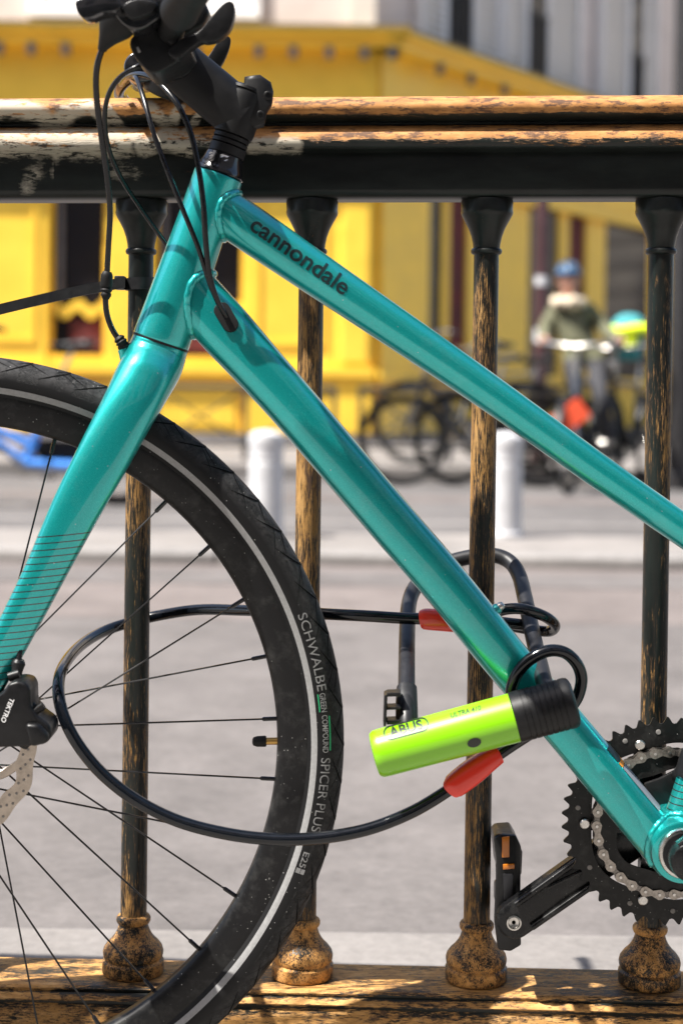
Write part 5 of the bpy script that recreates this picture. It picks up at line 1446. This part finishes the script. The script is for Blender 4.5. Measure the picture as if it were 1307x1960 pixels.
# which hand falls to the picture's left does not matter: use the grips themselves
if hL.x > hR.x: hL, hR = hR, hL
pelv = Vector((hipc.x, PT(.25, 0, 0).y, 1.0 + G))
chest = Q(1092, 620, .05); neck = Q(1088, 568, .0); headc = Q(1087, 536, -.02)
shL, shR = Q(1058, 598, .03), Q(1130, 596, .06)
elL, elR = Q(1040, 636, -.02), Q(1158, 632, .0)
bbp = PT(.06, 0, .30)
kneeL, kneeR = PT(-.08, -.10, .66), PT(-.02, .10, .70)
ftL, ftR = PT(.20, -.12, .26), PT(-.08, .12, .42)
if kneeL.x > kneeR.x: kneeL, kneeR, ftL, ftR = kneeR, kneeL, ftR, ftL
hpL, hpR = pelv + Vector((-.09, 0, -.02)), pelv + Vector((.09, 0, -.02))
toeL, toeR = ftL + (PT(-.14, 0, 0) - PT(0, 0, 0)) + Vector((0, 0, -.02)), ftR + (PT(-.14, 0, 0) - PT(0, 0, 0)) + Vector((0, 0, -.02))
nodes = [(pelv, (.14, .11)), (pelv.lerp(chest, .5), (.135, .10)), (chest, (.155, .11)), (chest.lerp(neck, .6), (.10, .08)), (neck, .055), (headc + Vector((0, 0, -.02)), .06),
         (shL, .075), (elL, .055), (hL, .036), (shR, .075), (elR, .055), (hR, .036),
         (hpL, .095), (kneeL, .065), (ftL, .042), (toeL, .036), (hpR, .095), (kneeR, .065), (ftR, .042), (toeR, .036)]
edges = [(0, 1), (1, 2), (2, 3), (3, 4), (4, 5), (2, 6), (6, 7), (7, 8), (2, 9), (9, 10), (10, 11), (0, 12), (12, 13), (13, 14), (14, 15), (0, 16), (16, 17), (17, 18), (18, 19)]
bodyo = skin_mesh('body', nodes, edges, M['trousers'], 2, person)
# garments: colour by body region on the one continuous body
bodyo.data.materials.clear()
for k in ('jacket', 'trousers', 'skin', 'black'): bodyo.data.materials.append(M[k])
for pl in bodyo.data.polygons:
    c = pl.center
    zhip = pelv.z + .02
    dh = min((c - hL).length, (c - hR).length)
    if c.z > neck.z - .02 and (c - headc).length < .16: pl.material_index = 2
    elif dh < .07: pl.material_index = 2
    elif c.z > zhip - .06 and (c - kneeL).length > .16 and (c - kneeR).length > .16: pl.material_index = 0
    elif min((c - toeL).length, (c - toeR).length, (c - ftL).length, (c - ftR).length) < .11: pl.material_index = 3
    else: pl.material_index = 1
# head with face
hd = []
for i in range(13):
    a = -90 + 180 * i / 12
    z = math.sin(R(a)); r_ = math.cos(R(a))
    row = []
    for k in range(20):
        th = 2 * math.pi * k / 20
        x = .074 * r_ * math.cos(th) * (1 - .22 * max(0, -z)); y = .092 * r_ * math.sin(th)
        if math.sin(th) < -.9 and -.35 < z < .15: y -= .016 * (1 - abs(z + .1) * 3)
        row.append(headc + Vector((x, y, .112 * z)))
    hd.append(row)
head_o = mesh_obj('head', rings(hd), M['skin'], bodyo)
for s_ in (-1, 1):
    mesh_obj('eye', lathe([(0, .011), (-.004, .009), (-.006, .0)], headc + Vector((s_ * .030, -.079, .012)), (0, 1, 0), 12), M['gloss'], bodyo)
    mesh_obj('ear', loft([tuple(headc + Vector((s_ * .072, .0, -.03))) + (.008, .01), tuple(headc + Vector((s_ * .079, .005, 0))) + (.012, .018), tuple(headc + Vector((s_ * .076, .008, .03))) + (.008, .012)], 3, 12, 2), M['skin'], bodyo)
mesh_obj('mouth', tube([headc + Vector((-.022, -.079, -.052)), headc + Vector((0, -.085, -.055)), headc + Vector((.022, -.079, -.052))], .005, 8, 3), simple('lips', (.42, .15, .13, 1), .5), bodyo)
mesh_obj('hair', loft([tuple(headc + Vector((0, .03, .03))) + (.088, .082), tuple(headc + Vector((0, .04, -.04))) + (.086, .07), tuple(headc + Vector((0, .06, -.13))) + (.075, .05), tuple(headc + Vector((0, .07, -.19))) + (.04, .03)], 4, 20, 2.2), M['hair'], person)
hm = []
for i in range(8):
    a = 90 * i / 7
    hm.append([headc + Vector((0, .012, .035)) + Vector((.098 * math.cos(R(a)) * math.cos(th), .128 * math.cos(R(a)) * math.sin(th), .112 * math.sin(R(a)))) for th in [2 * math.pi * k / 28 for k in range(28)]])
hel = mesh_obj('helmet', rings(hm), M['helmet'], person)
mesh_obj('helmet_rim', tube([headc + Vector((.099 * math.cos(2 * math.pi * k / 24), .012 + .129 * math.sin(2 * math.pi * k / 24), .034)) for k in range(24)], .008, 8, 1, closed=True), M['black'], hel)
for x_ in (-.045, 0, .045):
    mesh_obj('helmet_vent', tube([headc + Vector((x_, -.10, .085)), headc + Vector((x_ * .9, -.05, .135)), headc + Vector((x_ * .9, .03, .147))], .009, 8, 4), M['black'], hel)
mesh_obj('scarf', tube([neck + Vector((.10 * math.cos(2 * math.pi * k / 14), -.01 + .105 * math.sin(2 * math.pi * k / 14), -.045 + .012 * math.sin(3 * k))) for k in range(14)], .040, 12, 3, closed=True), M['scarf'], person)
# hands closed round the grips
gd = (PT(-.19, 0, 1.055) - PT(-.27, 0, 1.072)).normalized()
for hnd, s_ in ((hL, -1), (hR, 1)):
    outw = Vector((0, 0, 1)); side = gd.cross(outw).normalized()
    nodes = [(hnd + Vector((0, 0, .012)), (.030, .020)), (hnd + Vector((0, 0, .016)) - gd * .03, (.028, .018))]; edges = [(0, 1)]
    for k in range(4):
        b0 = hnd - gd * (.036 - .020 * k) + Vector((0, 0, .018)); i0 = len(nodes)
        ln_ = (.9, 1.0, .95, .75)[k]
        nodes += [(b0 - side * s_ * .012, .009), (b0 - side * s_ * .034 * ln_ + Vector((0, 0, -.012)), .0088), (b0 - side * s_ * .030 * ln_ + Vector((0, 0, -.036)), .008), (b0 - side * s_ * .008 + Vector((0, 0, -.044)), .0075)]
        edges += [(0 if k > 1 else 1, i0), (i0, i0 + 1), (i0 + 1, i0 + 2), (i0 + 2, i0 + 3)]
    i0 = len(nodes)
    nodes += [(hnd + side * s_ * .022 + Vector((0, 0, .006)) - gd * .02, .0105), (hnd + side * s_ * .026 + Vector((0, 0, -.016)) - gd * .045, .0095), (hnd + side * s_ * .010 + Vector((0, 0, -.03)) - gd * .06, .0085)]
    edges += [(1, i0), (i0, i0 + 1), (i0 + 1, i0 + 2)]
    skin_mesh('hand', nodes, edges, M['skin'], 1, bodyo)
